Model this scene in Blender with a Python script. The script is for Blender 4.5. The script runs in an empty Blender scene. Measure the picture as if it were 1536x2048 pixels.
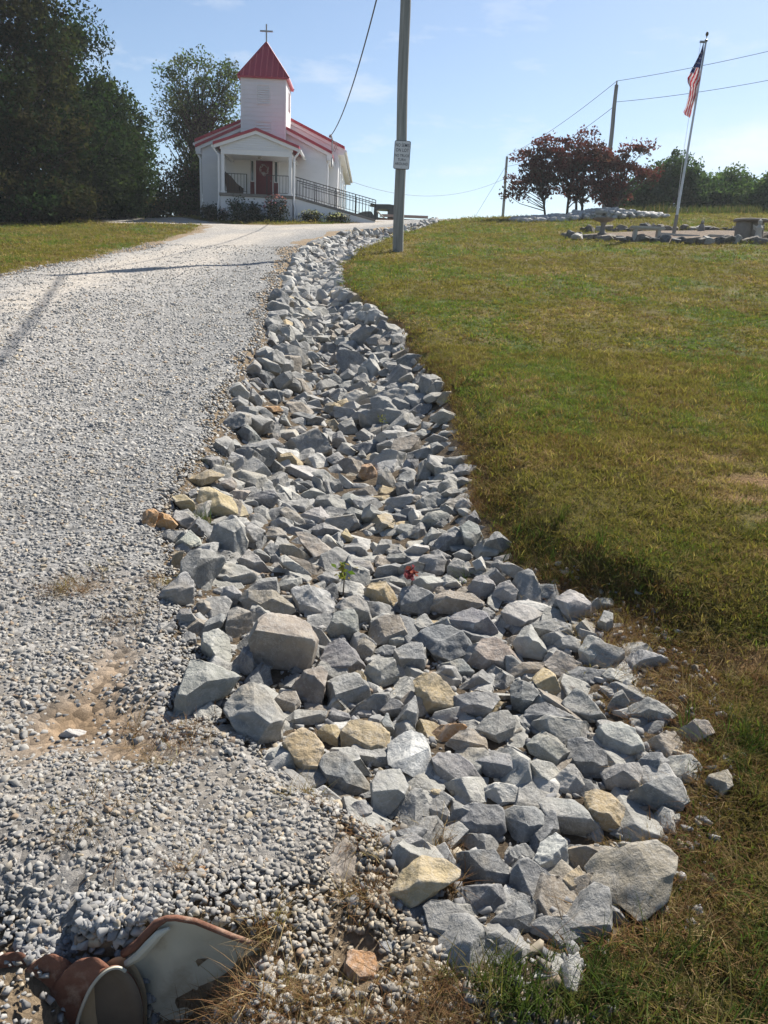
import bpy, bmesh, math, random
import numpy as np
from mathutils import Vector, Matrix, geometry

# ------------------------------------------------------------------ camera, world, sun, exposure
scene = bpy.context.scene
COL = scene.collection
rng = np.random.default_rng(7)
random.seed(7)

PITCH, ROLL, EYE, FOCAL = math.radians(16.2), math.radians(2.6), 1.6, 1538.0
_f = np.array([0, math.cos(PITCH), -math.sin(PITCH)])
_u0 = np.array([0, math.sin(PITCH), math.cos(PITCH)])
_r0 = np.array([1.0, 0, 0])
CR = math.cos(ROLL) * _r0 + math.sin(ROLL) * _u0
CU = -math.sin(ROLL) * _r0 + math.cos(ROLL) * _u0
CF = _f
CP = np.array([0, 0, EYE])

cam_data = bpy.data.cameras.new('camera')
cam = bpy.data.objects.new('camera', cam_data)
COL.objects.link(cam)
cam.matrix_world = Matrix(((CR[0], CU[0], -CF[0], 0), (CR[1], CU[1], -CF[1], 0), (CR[2], CU[2], -CF[2], EYE), (0, 0, 0, 1)))
cam_data.sensor_fit = 'VERTICAL'
cam_data.sensor_height = 24.0
cam_data.lens = FOCAL / 2048.0 * 24.0
cam_data.clip_start = 0.05
cam_data.clip_end = 3000
scene.camera = cam

SUN_AZ, SUN_EL = math.radians(36.0), math.radians(46.0)      # azimuth from +Y towards +X
world = bpy.data.worlds.new('World')
scene.world = world
world.use_nodes = True
wn, wl = world.node_tree.nodes, world.node_tree.links
wn.clear()
w_out = wn.new('ShaderNodeOutputWorld')
w_bg = wn.new('ShaderNodeBackground')
w_bg.inputs['Strength'].default_value = 0.066
sky = wn.new('ShaderNodeTexSky')
sky.sky_type = 'NISHITA'
sky.sun_disc = False
sky.sun_elevation = SUN_EL
sky.sun_rotation = SUN_AZ
sky.altitude = 200
sky.air_density = 1.0
sky.dust_density = 0.75
sky.ozone_density = 2.2
# thin wisps of cloud: noise on the view direction, kept to a few low patches
tc = wn.new('ShaderNodeTexCoord')
mp = wn.new('ShaderNodeMapping')
mp.inputs['Scale'].default_value = (3.2, 3.2, 11.0)
mp.inputs['Location'].default_value = (0.35, 0.1, 0.9)
nz = wn.new('ShaderNodeTexNoise')
nz.inputs['Scale'].default_value = 2.2
nz.inputs['Detail'].default_value = 7
nz.inputs['Roughness'].default_value = 0.62
rampc = wn.new('ShaderNodeValToRGB')
rampc.color_ramp.elements[0].position = 0.545
rampc.color_ramp.elements[1].position = 0.80
sepw = wn.new('ShaderNodeSeparateXYZ')
lowm = wn.new('ShaderNodeMapRange')
lowm.inputs['From Min'].default_value = 0.62
lowm.inputs['From Max'].default_value = 0.12
mulc = wn.new('ShaderNodeMath'); mulc.operation = 'MULTIPLY'
mulc2 = wn.new('ShaderNodeMath'); mulc2.operation = 'MULTIPLY'
mulc2.inputs[1].default_value = 0.75
mixw = wn.new('ShaderNodeMixRGB')
mixw.inputs['Color2'].default_value = (7.4, 7.6, 7.9, 1)
wl.new(tc.outputs['Generated'], mp.inputs['Vector'])
wl.new(mp.outputs['Vector'], nz.inputs['Vector'])
wl.new(nz.outputs['Fac'], rampc.inputs['Fac'])
wl.new(tc.outputs['Generated'], sepw.inputs['Vector'])
wl.new(sepw.outputs['Z'], lowm.inputs['Value'])
wl.new(rampc.outputs['Color'], mulc.inputs[0])
wl.new(lowm.outputs['Result'], mulc.inputs[1])
cdir = CF + CR * (1500 - 768) / FOCAL - CU * (292 - 1024) / FOCAL
cdir = cdir / np.linalg.norm(cdir)
vsub = wn.new('ShaderNodeVectorMath'); vsub.operation = 'SUBTRACT'; vsub.inputs[1].default_value = tuple(cdir)
vscl = wn.new('ShaderNodeVectorMath'); vscl.operation = 'MULTIPLY'; vscl.inputs[1].default_value = (7.5, 7.5, 26.0)
vlen = wn.new('ShaderNodeVectorMath'); vlen.operation = 'LENGTH'
cfall = wn.new('ShaderNodeMapRange')
for k_, v_ in zip(('From Min', 'From Max', 'To Min', 'To Max'), (1.1, 0.2, 0.0, 1.0)):
    cfall.inputs[k_].default_value = v_
ncl = wn.new('ShaderNodeMapRange')
for k_, v_ in zip(('From Min', 'From Max', 'To Min', 'To Max'), (0.34, 0.62, 0.0, 1.0)):
    ncl.inputs[k_].default_value = v_
cmul = wn.new('ShaderNodeMath'); cmul.operation = 'MULTIPLY'
cmax = wn.new('ShaderNodeMath'); cmax.operation = 'MAXIMUM'
wl.new(tc.outputs['Generated'], vsub.inputs[0])
wl.new(vsub.outputs[0], vscl.inputs[0])
wl.new(vscl.outputs[0], vlen.inputs[0])
wl.new(vlen.outputs['Value'], cfall.inputs['Value'])
wl.new(nz.outputs['Fac'], ncl.inputs['Value'])
wl.new(cfall.outputs['Result'], cmul.inputs[0])
wl.new(ncl.outputs['Result'], cmul.inputs[1])
wl.new(mulc.outputs[0], cmax.inputs[0])
wl.new(cmul.outputs[0], cmax.inputs[1])
wl.new(cmax.outputs[0], mulc2.inputs[0])
wl.new(mulc2.outputs[0], mixw.inputs['Fac'])
wl.new(sky.outputs['Color'], mixw.inputs['Color1'])
wl.new(mixw.outputs['Color'], w_bg.inputs['Color'])
wl.new(w_bg.outputs['Background'], w_out.inputs['Surface'])

sun_data = bpy.data.lights.new('sun', 'SUN')
sun_data.energy = 5.0
sun_data.angle = math.radians(0.53)
sun_data.color = (1.0, 0.935, 0.835)
sun = bpy.data.objects.new('sun', sun_data)
COL.objects.link(sun)
sdir = Vector((math.sin(SUN_AZ) * math.cos(SUN_EL), math.cos(SUN_AZ) * math.cos(SUN_EL), math.sin(SUN_EL)))
sun.rotation_euler = sdir.to_track_quat('Z', 'Y').to_euler()
sun.location = (20, 20, 40)

vs = scene.view_settings
vs.view_transform = 'Standard'
vs.look = 'None'
vs.gamma = 1
vs.use_curve_mapping = False
vs.exposure = 1.02
scene.cycles.max_bounces = 6
scene.cycles.transparent_max_bounces = 8
scene.cycles.use_denoising = True


# ------------------------------------------------------------------ helpers
def ray(u, v):
    return CF + CR * (u - 768) / FOCAL - CU * (v - 1024) / FOCAL


def at(u, v, y):
    """The point at distance y (metres up the drive) that the photograph shows at pixel u, v."""
    d = ray(u, v)
    return CP + d * (y / d[1])


def sm(a, b, x):
    t = np.clip((np.asarray(x, float) - a) / (b - a), 0, 1)
    return t * t * (3 - 2 * t)


def hash2(i, j, s):
    h = np.sin(i * 127.1 + j * 311.7 + s * 74.7) * 43758.5453
    return h - np.floor(h)


def vnoise(x, y, s=0.0):
    x, y = np.asarray(x, float), np.asarray(y, float)
    i, j = np.floor(x), np.floor(y)
    fx, fy = x - i, y - j
    fx, fy = fx * fx * (3 - 2 * fx), fy * fy * (3 - 2 * fy)
    a, b = hash2(i, j, s), hash2(i + 1, j, s)
    c, d = hash2(i, j + 1, s), hash2(i + 1, j + 1, s)
    return (a * (1 - fx) + b * fx) * (1 - fy) + (c * (1 - fx) + d * fx) * fy


def fbm(x, y, s=0.0, o=4):
    t, a, n = 0.0, 0.5, 0.0
    for k in range(o):
        t = t + a * vnoise(np.asarray(x) * 2 ** k, np.asarray(y) * 2 ** k, s + k * 3.1)
        n += a
        a *= 0.5
    return t / n


def tag(o, label=None, cat=None, group=None, kind=None):
    if label: o['label'] = label
    if cat: o['category'] = cat
    if group: o['group'] = group
    if kind: o['kind'] = kind
    return o


def link(o, parent=None):
    COL.objects.link(o)
    if parent is not None:
        o.parent = parent
    return o


def empty(name, loc, rotz=0.0, **kw):
    o = bpy.data.objects.new(name, None)
    o.empty_display_size = 0.2
    o.location = loc
    o.rotation_euler = (0, 0, rotz)
    link(o)
    return tag(o, **kw)


def mesh_np(name, v, f, mat=None, tint=None, smooth=False, uvz=None):
    """A mesh datablock from numpy vertices and faces (faces all of one size, or a list)."""
    me = bpy.data.meshes.new(name)
    v = np.asarray(v, np.float32)
    if isinstance(f, np.ndarray) and len(f):
        n, k = f.shape
        me.vertices.add(len(v))
        me.vertices.foreach_set('co', v.ravel())
        me.loops.add(n * k)
        me.loops.foreach_set('vertex_index', f.astype(np.int32).ravel())
        me.polygons.add(n)
        me.polygons.foreach_set('loop_start', np.arange(0, n * k, k, dtype=np.int32))
        me.polygons.foreach_set('loop_total', np.full(n, k, np.int32))
        me.update(calc_edges=True)
    else:
        me.from_pydata(v.tolist(), [], [list(q) for q in f] if len(f) else [])
        me.update()
    if smooth and len(me.polygons):
        me.polygons.foreach_set('use_smooth', np.ones(len(me.polygons), bool))
    if tint is not None:
        at_ = me.attributes.new('tint', 'FLOAT_COLOR', 'POINT')
        t = np.ones((len(v), 4), np.float32)
        t[:, :3] = tint
        at_.data.foreach_set('color', t.ravel())
    if mat is not None:
        me.materials.append(mat)
    return me


def obj(name, me, parent=None, loc=None):
    o = bpy.data.objects.new(name, me)
    if loc is not None:
        o.location = loc
    return link(o, parent)


class MB:
    """Collects boxes, tubes, lathes and prisms into one mesh."""

    def __init__(self):
        self.v, self.f = [], []

    def add(self, v, f):
        n = len(self.v)
        self.v += [tuple(map(float, p)) for p in v]
        self.f += [[i + n for i in q] for q in f]
        return self

    def box(self, x0, x1, y0, y1, z0, z1):
        return self.add([(x0, y0, z0), (x1, y0, z0), (x1, y1, z0), (x0, y1, z0), (x0, y0, z1), (x1, y0, z1), (x1, y1, z1), (x0, y1, z1)],
                        [(0, 3, 2, 1), (4, 5, 6, 7), (0, 1, 5, 4), (1, 2, 6, 5), (2, 3, 7, 6), (3, 0, 4, 7)])

    def prism(self, pts, axis, a, b):
        """Extrude a polygon of (p, q) pairs along an axis between a and b."""
        n = len(pts)
        def P(p, q, t):
            return {'x': (t, p, q), 'y': (p, t, q), 'z': (p, q, t)}[axis]
        v = [P(p, q, a) for p, q in pts] + [P(p, q, b) for p, q in pts]
        f = [list(range(n))[::-1], list(range(n, 2 * n))] + [[i, (i + 1) % n, n + (i + 1) % n, n + i] for i in range(n)]
        return self.add(v, f)

    def tube(self, pts, radii, n=8, cap=True):
        pts = [np.asarray(p, float) for p in pts]
        if np.isscalar(radii):
            radii = [radii] * len(pts)
        v, f = [], []
        ref = None
        for i, p in enumerate(pts):
            d = (pts[min(i + 1, len(pts) - 1)] - pts[max(i - 1, 0)])
            d = d / (np.linalg.norm(d) + 1e-9)
            if ref is None:
                ref = np.array([1.0, 0, 0]) if abs(d[0]) < 0.8 else np.array([0, 1.0, 0])
            a = ref - d * (ref @ d)
            a /= np.linalg.norm(a) + 1e-9
            b = np.cross(d, a)
            ref = a
            for k in range(n):
                t = 2 * math.pi * k / n
                v.append(p + radii[i] * (a * math.cos(t) + b * math.sin(t)))
        for i in range(len(pts) - 1):
            for k in range(n):
                f.append((i * n + k, i * n + (k + 1) % n, (i + 1) * n + (k + 1) % n, (i + 1) * n + k))
        if cap:
            f.append(tuple(range(n))[::-1])
            f.append(tuple((len(pts) - 1) * n + k for k in range(n)))
        return self.add(v, f)

    def lathe(self, prof, n=20, c=(0, 0, 0)):
        """prof = (radius, z) pairs from the bottom up."""
        v, f = [], []
        for r, z in prof:
            for k in range(n):
                t = 2 * math.pi * k / n
                v.append((c[0] + r * math.cos(t), c[1] + r * math.sin(t), c[2] + z))
        for i in range(len(prof) - 1):
            for k in range(n):
                f.append((i * n + k, i * n + (k + 1) % n, (i + 1) * n + (k + 1) % n, (i + 1) * n + k))
        f.append(tuple(range(n))[::-1])
        f.append(tuple((len(prof) - 1) * n + k for k in range(n)))
        return self.add(v, f)

    def mesh(self, name, mat, smooth=False, bevel=0.0):
        me = bpy.data.meshes.new(name)
        me.from_pydata(self.v, [], self.f)
        me.update()
        bm = bmesh.new()
        bm.from_mesh(me)
        bmesh.ops.recalc_face_normals(bm, faces=bm.faces)
        if bevel:
            bmesh.ops.bevel(bm, geom=[e for e in bm.edges if len(e.link_faces) == 2 and e.calc_face_angle(0) > 0.5], offset=bevel, segments=2, affect='EDGES', clamp_overlap=True)
        bm.to_mesh(me)
        bm.free()
        if smooth:
            for p in me.polygons:
                p.use_smooth = True
            me.set_sharp_from_angle(angle=math.radians(40))
        if mat is not None:
            me.materials.append(mat)
        return me

    def build(self, name, mat, parent=None, smooth=False, bevel=0.0, loc=None):
        return obj(name, self.mesh(name, mat, smooth, bevel), parent, loc)


# ------------------------------------------------------------------ materials
def mat_new(name):
    m = bpy.data.materials.new(name)
    m.use_nodes = True
    nt = m.node_tree
    nt.nodes.clear()
    out = nt.nodes.new('ShaderNodeOutputMaterial')
    return m, nt, out


def N(nt, typ, **kw):
    n = nt.nodes.new(typ)
    for k, v in kw.items():
        if hasattr(n, k):
            setattr(n, k, v)
        else:
            n.inputs[k.replace('_', ' ')].default_value = v
    return n


def mat_basic(name, color, rough=0.6, var=0.12, scale=6.0, bump=0.0, bscale=40.0, metal=0.0, tint=False, stain=None, stain_amt=0.5, stain_scale=3.0, stretch=None, spec=0.3):
    """Principled colour with noise variation, optional stain colour and fine relief."""
    m, nt, out = mat_new(name)
    L = nt.links.new
    b = N(nt, 'ShaderNodeBsdfPrincipled')
    b.inputs['Roughness'].default_value = rough
    b.inputs['Metallic'].default_value = metal
    b.inputs['Specular IOR Level'].default_value = spec
    co = N(nt, 'ShaderNodeTexCoord')
    vec = co.outputs['Object']
    if stretch:
        mp_ = N(nt, 'ShaderNodeMapping')
        mp_.inputs['Scale'].default_value = stretch
        L(vec, mp_.inputs['Vector'])
        vec = mp_.outputs['Vector']
    oi = N(nt, 'ShaderNodeObjectInfo')
    rnd = N(nt, 'ShaderNodeMath', operation='MULTIPLY')
    rnd.inputs[1].default_value = 50.0
    L(oi.outputs['Random'], rnd.inputs[0])
    n1 = N(nt, 'ShaderNodeTexNoise', noise_dimensions='4D')
    n1.inputs['Scale'].default_value = scale
    n1.inputs['Detail'].default_value = 6
    n1.inputs['Roughness'].default_value = 0.6
    L(vec, n1.inputs['Vector'])
    L(rnd.outputs[0], n1.inputs['W'])
    mr = N(nt, 'ShaderNodeMapRange')
    mr.inputs['From Min'].default_value = 0.25
    mr.inputs['From Max'].default_value = 0.75
    mr.inputs['To Min'].default_value = 1 - var
    mr.inputs['To Max'].default_value = 1 + var
    L(n1.outputs['Fac'], mr.inputs['Value'])
    mul = N(nt, 'ShaderNodeMixRGB', blend_type='MULTIPLY')
    mul.inputs['Fac'].default_value = 1
    if tint:
        a = N(nt, 'ShaderNodeAttribute', attribute_name='tint', attribute_type='INSTANCER' if tint == 'inst' else 'GEOMETRY')
        L(a.outputs['Color'], mul.inputs['Color1'])
    else:
        mul.inputs['Color1'].default_value = (*color, 1)
    L(mr.outputs['Result'], mul.inputs['Color2'])
    last = mul.outputs['Color']
    if stain:
        n2 = N(nt, 'ShaderNodeTexNoise', noise_dimensions='4D')
        n2.inputs['Scale'].default_value = stain_scale
        n2.inputs['Detail'].default_value = 8
        n2.inputs['Roughness'].default_value = 0.7
        L(vec, n2.inputs['Vector'])
        L(rnd.outputs[0], n2.inputs['W'])
        r2 = N(nt, 'ShaderNodeMapRange')
        r2.inputs['From Min'].default_value = 0.5
        r2.inputs['From Max'].default_value = 0.68
        r2.inputs['To Max'].default_value = stain_amt
        L(n2.outputs['Fac'], r2.inputs['Value'])
        mx = N(nt, 'ShaderNodeMixRGB')
        mx.inputs['Color2'].default_value = (*stain, 1)
        L(r2.outputs['Result'], mx.inputs['Fac'])
        L(last, mx.inputs['Color1'])
        last = mx.outputs['Color']
    L(last, b.inputs['Base Color'])
    if bump:
        n3 = N(nt, 'ShaderNodeTexNoise')
        n3.inputs['Scale'].default_value = bscale
        n3.inputs['Detail'].default_value = 8
        n3.inputs['Roughness'].default_value = 0.65
        L(vec, n3.inputs['Vector'])
        bp = N(nt, 'ShaderNodeBump')
        bp.inputs['Strength'].default_value = 1.0
        bp.inputs['Distance'].default_value = bump
        L(n3.outputs['Fac'], bp.inputs['Height'])
        L(bp.outputs['Normal'], b.inputs['Normal'])
    L(b.outputs['BSDF'], out.inputs['Surface'])
    return m


def mat_leaf(name, inst=False, trans=0.35, gloss=0.12, through=(1.15, 1.4, 0.65)):
    m, nt, out = mat_new(name)
    L = nt.links.new
    a = N(nt, 'ShaderNodeAttribute', attribute_name='tint', attribute_type='INSTANCER' if inst else 'GEOMETRY')
    d = N(nt, 'ShaderNodeBsdfDiffuse')
    t = N(nt, 'ShaderNodeBsdfTranslucent')
    g = N(nt, 'ShaderNodeBsdfGlossy')
    g.inputs['Roughness'].default_value = 0.45
    g.inputs['Color'].default_value = (0.8, 0.85, 0.9, 1)
    tw = N(nt, 'ShaderNodeMixRGB', blend_type='MULTIPLY')
    tw.inputs['Fac'].default_value = 1
    tw.inputs['Color2'].default_value = (*through, 1)
    L(a.outputs['Color'], d.inputs['Color'])
    L(a.outputs['Color'], tw.inputs['Color1'])
    L(tw.outputs['Color'], t.inputs['Color'])
    m1 = N(nt, 'ShaderNodeMixShader')
    m1.inputs['Fac'].default_value = trans
    L(d.outputs[0], m1.inputs[1])
    L(t.outputs[0], m1.inputs[2])
    fr = N(nt, 'ShaderNodeFresnel')
    fr.inputs['IOR'].default_value = 1.35
    fm = N(nt, 'ShaderNodeMath', operation='MULTIPLY')
    fm.inputs[1].default_value = gloss
    fm.use_clamp = True
    L(fr.outputs[0], fm.inputs[0])
    m2 = N(nt, 'ShaderNodeMixShader')
    L(fm.outputs[0], m2.inputs['Fac'])
    L(m1.outputs[0], m2.inputs[1])
    L(g.outputs[0], m2.inputs[2])
    L((m2 if gloss else m1).outputs[0], out.inputs['Surface'])
    return m


def mat_rock(name, inst=False, relief=0.014, patchy=0.75):
    """Broken limestone: tint attribute, mottling, pale dust on edges and veins, fine relief."""
    m, nt, out = mat_new(name)
    L = nt.links.new
    b = N(nt, 'ShaderNodeBsdfPrincipled')
    b.inputs['Roughness'].default_value = 0.85
    b.inputs['Specular IOR Level'].default_value = 0.25
    co = N(nt, 'ShaderNodeTexCoord')
    oi = N(nt, 'ShaderNodeObjectInfo')
    rnd = N(nt, 'ShaderNodeMath', operation='MULTIPLY')
    rnd.inputs[1].default_value = 60.0
    L(oi.outputs['Random'], rnd.inputs[0])
    a = N(nt, 'ShaderNodeAttribute', attribute_name='tint', attribute_type='INSTANCER' if inst else 'GEOMETRY')

    def noise(scale, det=7, rough=0.6, dist=0.0):
        n = N(nt, 'ShaderNodeTexNoise', noise_dimensions='4D')
        n.inputs['Scale'].default_value = scale
        n.inputs['Detail'].default_value = det
        n.inputs['Roughness'].default_value = rough
        n.inputs['Distortion'].default_value = dist
        L(co.outputs['Object'], n.inputs['Vector'])
        L(rnd.outputs[0], n.inputs['W'])
        return n

    def mapr(src, a0, a1, b0, b1):
        r = N(nt, 'ShaderNodeMapRange')
        for k, v in zip(('From Min', 'From Max', 'To Min', 'To Max'), (a0, a1, b0, b1)):
            r.inputs[k].default_value = v
        L(src, r.inputs['Value'])
        return r.outputs['Result']
    n1 = noise(9)
    mul = N(nt, 'ShaderNodeMixRGB', blend_type='MULTIPLY')
    mul.inputs['Fac'].default_value = 1
    L(a.outputs['Color'], mul.inputs['Color1'])
    L(mapr(n1.outputs['Fac'], 0.3, 0.7, 0.68, 1.26), mul.inputs['Color2'])
    # the tint is a stain that does not cover the whole stone
    n0 = noise(7, 6, 0.65)
    und = N(nt, 'ShaderNodeMixRGB')
    und.inputs['Color2'].default_value = (0.245, 0.235, 0.215, 1)
    L(mapr(n0.outputs['Fac'], 0.47, 0.66, 0.0, patchy), und.inputs['Fac'])
    L(a.outputs['Color'], und.inputs['Color1'])
    L(und.outputs['Color'], mul.inputs['Color1'])
    # warm weathering patches
    n2 = noise(4.5, 5, 0.55)
    mx = N(nt, 'ShaderNodeMixRGB')
    mx.inputs['Color2'].default_value = (0.34, 0.28, 0.19, 1)
    L(mapr(n2.outputs['Fac'], 0.56, 0.72, 0.0, 0.55), mx.inputs['Fac'])
    L(mul.outputs['Color'], mx.inputs['Color1'])
    # pale scuffs and thin veins
    n3 = noise(16, 9, 0.72, 0.6)
    va = N(nt, 'ShaderNodeMath', operation='SUBTRACT'); va.inputs[1].default_value = 0.5
    vb = N(nt, 'ShaderNodeMath', operation='ABSOLUTE')
    L(n3.outputs['Fac'], va.inputs[0]); L(va.outputs[0], vb.inputs[0])
    geo = N(nt, 'ShaderNodeNewGeometry')
    pt = mapr(geo.outputs['Pointiness'], 0.505, 0.58, 0.0, 0.45)
    n4 = noise(28, 6, 0.7)
    sc = mapr(n4.outputs['Fac'], 0.56, 0.76, 0.0, 0.26)
    ve = mapr(vb.outputs[0], 0.0, 0.016, 0.3, 0.0)
    s1 = N(nt, 'ShaderNodeMath', operation='MAXIMUM'); L(sc, s1.inputs[0]); L(ve, s1.inputs[1])
    s2 = N(nt, 'ShaderNodeMath', operation='MAXIMUM'); L(s1.outputs[0], s2.inputs[0]); L(pt, s2.inputs[1])
    mx2 = N(nt, 'ShaderNodeMixRGB')
    mx2.inputs['Color2'].default_value = (0.56, 0.56, 0.55, 1)
    L(s2.outputs[0], mx2.inputs['Fac'])
    L(mx.outputs['Color'], mx2.inputs['Color1'])
    L(mx2.outputs['Color'], b.inputs['Base Color'])
    nb = noise(38, 9, 0.68, 0.3)
    nb2 = noise(11, 4, 0.5)
    ad = N(nt, 'ShaderNodeMath', operation='MULTIPLY_ADD')
    ad.inputs[1].default_value = 2.2
    L(nb2.outputs['Fac'], ad.inputs[0]); L(nb.outputs['Fac'], ad.inputs[2])
    bp = N(nt, 'ShaderNodeBump')
    bp.inputs['Strength'].default_value = 1.0
    bp.inputs['Distance'].default_value = relief
    L(ad.outputs[0], bp.inputs['Height'])
    if relief:
        L(bp.outputs['Normal'], b.inputs['Normal'])
    L(b.outputs['BSDF'], out.inputs['Surface'])
    return m


def mat_ground(name, lo, hi, spk, spk_scale, bump, bscale, tint=True):
    """Ground sheet: tint attribute x noise, plus voronoi specks (single pebbles) and relief."""
    m, nt, out = mat_new(name)
    L = nt.links.new
    b = N(nt, 'ShaderNodeBsdfPrincipled')
    b.inputs['Roughness'].default_value = 0.95
    b.inputs['Specular IOR Level'].default_value = 0.1
    co = N(nt, 'ShaderNodeTexCoord')
    a = N(nt, 'ShaderNodeAttribute', attribute_name='tint')
    n1 = N(nt, 'ShaderNodeTexNoise')
    n1.inputs['Scale'].default_value = bscale
    n1.inputs['Detail'].default_value = 10
    n1.inputs['Roughness'].default_value = 0.75
    L(co.outputs['Object'], n1.inputs['Vector'])
    mr = N(nt, 'ShaderNodeMapRange')
    for k, v in zip(('From Min', 'From Max', 'To Min', 'To Max'), (0.3, 0.7, lo, hi)):
        mr.inputs[k].default_value = v
    L(n1.outputs['Fac'], mr.inputs['Value'])
    mul = N(nt, 'ShaderNodeMixRGB', blend_type='MULTIPLY')
    mul.inputs['Fac'].default_value = 1
    L(a.outputs['Color'], mul.inputs['Color1'])
    L(mr.outputs['Result'], mul.inputs['Color2'])
    vo = N(nt, 'ShaderNodeTexVoronoi')
    vo.inputs['Scale'].default_value = spk_scale
    L(co.outputs['Object'], vo.inputs['Vector'])
    hs = N(nt, 'ShaderNodeSeparateColor')
    L(vo.outputs['Color'], hs.inputs['Color'])
    mr2 = N(nt, 'ShaderNodeMapRange')
    for k, v in zip(('From Min', 'From Max', 'To Min', 'To Max'), (0.0, 1.0, 1 - spk, 1 + spk)):
        mr2.inputs[k].default_value = v
    L(hs.outputs[0], mr2.inputs['Value'])
    mul2 = N(nt, 'ShaderNodeMixRGB', blend_type='MULTIPLY')
    mul2.inputs['Fac'].default_value = 1
    L(mul.outputs['Color'], mul2.inputs['Color1'])
    L(mr2.outputs['Result'], mul2.inputs['Color2'])
    L(mul2.outputs['Color'], b.inputs['Base Color'])
    bp = N(nt, 'ShaderNodeBump')
    bp.inputs['Strength'].default_value = 1.0
    bp.inputs['Distance'].default_value = bump
    inv = N(nt, 'ShaderNodeMath', operation='MULTIPLY_ADD')
    inv.inputs[1].default_value = -0.9 * spk
    L(vo.outputs['Distance'], inv.inputs[0])
    L(n1.outputs['Fac'], inv.inputs[2])
    L(inv.outputs[0], bp.inputs['Height'])
    L(bp.outputs['Normal'], b.inputs['Normal'])
    L(b.outputs['BSDF'], out.inputs['Surface'])
    return m


M_ROCK = mat_rock('limestone')
M_ROCK_TAN = mat_rock('sandstone', patchy=0.4)
M_PEBBLE = mat_basic('crushed_stone', (1, 1, 1), 0.85, 0.16, 1.1, tint='inst', spec=0.2)
M_LAWN = mat_ground('lawn_ground', 0.6, 1.4, 0.25, 60, 0.03, 26)
M_ROAD = mat_ground('gravel_bed', 0.75, 1.25, 0.42, 38, 0.02, 9)
M_BED = mat_ground('ditch_dirt', 0.6, 1.35, 0.3, 45, 0.03, 20)
M_BLADE = mat_leaf('grass_blades', inst=True, trans=0.35, gloss=0)
M_LEAF = mat_leaf('tree_leaves', trans=0.3, gloss=0)
M_LEAF_RED = mat_leaf('red_leaves', trans=0.3, gloss=0, through=(1.5, 0.95, 0.9))
M_BARK = mat_basic('bark', (0.075, 0.06, 0.05), 0.9, 0.35, 12, 0.02, 30, stretch=(1, 1, 0.25))
M_SIDING = mat_basic('white_siding', (0.74, 0.74, 0.75), 0.55, 0.05, 1.3, 0.001, 60)
M_WHITE = mat_basic('white_paint', (0.78, 0.78, 0.78), 0.5, 0.05, 3)
M_ROOF = mat_basic('red_metal_roof', (0.35, 0.020, 0.038), 0.38, 0.1, 2, spec=0.5)
M_SEAM_GLINT = mat_basic('roof_seam_glint', (0.50, 0.075, 0.09), 0.3, 0.1, 2, spec=0.6)  # lighter red than the roof: sun glint on the seams put into the colour
M_DOOR = mat_basic('dark_red_paint', (0.12, 0.008, 0.018), 0.55, 0.1, 4)
M_GLASS = mat_basic('dark_glass', (0.02, 0.035, 0.035), 0.1, 0.05, 2, spec=0.6)
M_IRON = mat_basic('black_iron', (0.018, 0.018, 0.02), 0.5, 0.2, 8)
M_CONC = mat_basic('concrete', (0.42, 0.40, 0.36), 0.9, 0.18, 7, 0.004, 60, stain=(0.22, 0.20, 0.17), stain_amt=0.5)
M_CONCD = mat_basic('weathered_concrete', (0.20, 0.185, 0.165), 0.9, 0.2, 7, 0.004, 60)
M_POLE = mat_basic('weathered_pole_wood', (0.26, 0.265, 0.252), 0.9, 0.5, 11, 0.02, 30, stretch=(1, 1, 0.06), stain=(0.12, 0.125, 0.118), stain_amt=0.7, stain_scale=5)
M_WIRE = mat_basic('wire', (0.05, 0.05, 0.055), 0.6)
M_GALV = mat_basic('galvanised_steel', (0.33, 0.34, 0.34), 0.5, 0.12, 5, metal=0.3)
M_ALU = mat_basic('pole_aluminium', (0.50, 0.52, 0.54), 0.4, 0.06, 4, metal=0.4)

# ------------------------------------------------------------------ terrain
_ys = np.linspace(-30, 900, 9301)
_sl = 0.116 * (1 - sm(43, 51, _ys)) - 0.055 * sm(50, 60, _ys) + 0.05 * sm(75, 120, _ys)
_zb = np.cumsum(_sl) * 0.1
_zb -= np.interp(0, _ys, _zb)
# edges of the rock ditch in plan: left (drive side) and right (lawn side)
DL = np.array([(1.37, .26), (1.41, .15), (1.48, .02), (1.71, .03), (1.80, -.08), (1.87, -.2), (1.95, -.32), (2.10, -.45), (2.17, -.65), (2.56, -.71), (2.88, -.85), (3.27, -.94), (3.59, -1.1), (4.09, -1.14), (4.93, -1.15), (5.64, -1.22), (7.02, -1.36), (8.35, -1.38), (9.99, -1.58), (13.07, -1.86), (17.57, -2.35), (22.2, -2.63), (26.9, -2.55), (32.0, -1.95), (36.4, -.2), (41, 1.75)])
DR = np.array([(1.37, .45), (1.5, .68), (1.74, .83), (2.0, .98), (2.21, 1.09), (2.64, 1.1), (3.05, 1.0), (3.29, .74), (3.66, .62), (4.17, .55), (4.78, .56), (5.53, .54), (6.72, .55), (8.2, .31), (10.06, .10), (11.76, -.31), (14.13, -.86), (17.94, -1.16), (22.6, -1.0), (26.5, -.5), (30.4, .13), (36, 1.1), (40.4, 2.0), (41, 2.15)])


def ditch(y):
    return np.interp(y, DL[:, 0], DL[:, 1]), np.interp(y, DR[:, 0], DR[:, 1])


# bare clay patches in the gravel (x, y, radii, strength)
MUD = [(-.92, 2.17, .17, .10, 1.0), (-.94, 2.42, .09, .20, .8), (-.74, 2.02, .16, .08, .8), (-1.02, 2.02, .10, .10, .6), (-.05, 1.62, .05, .12, .8), (-.04, 1.42, .06, .08, .9), (-1.2, 3.0, .16, .10, .5)]
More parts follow.
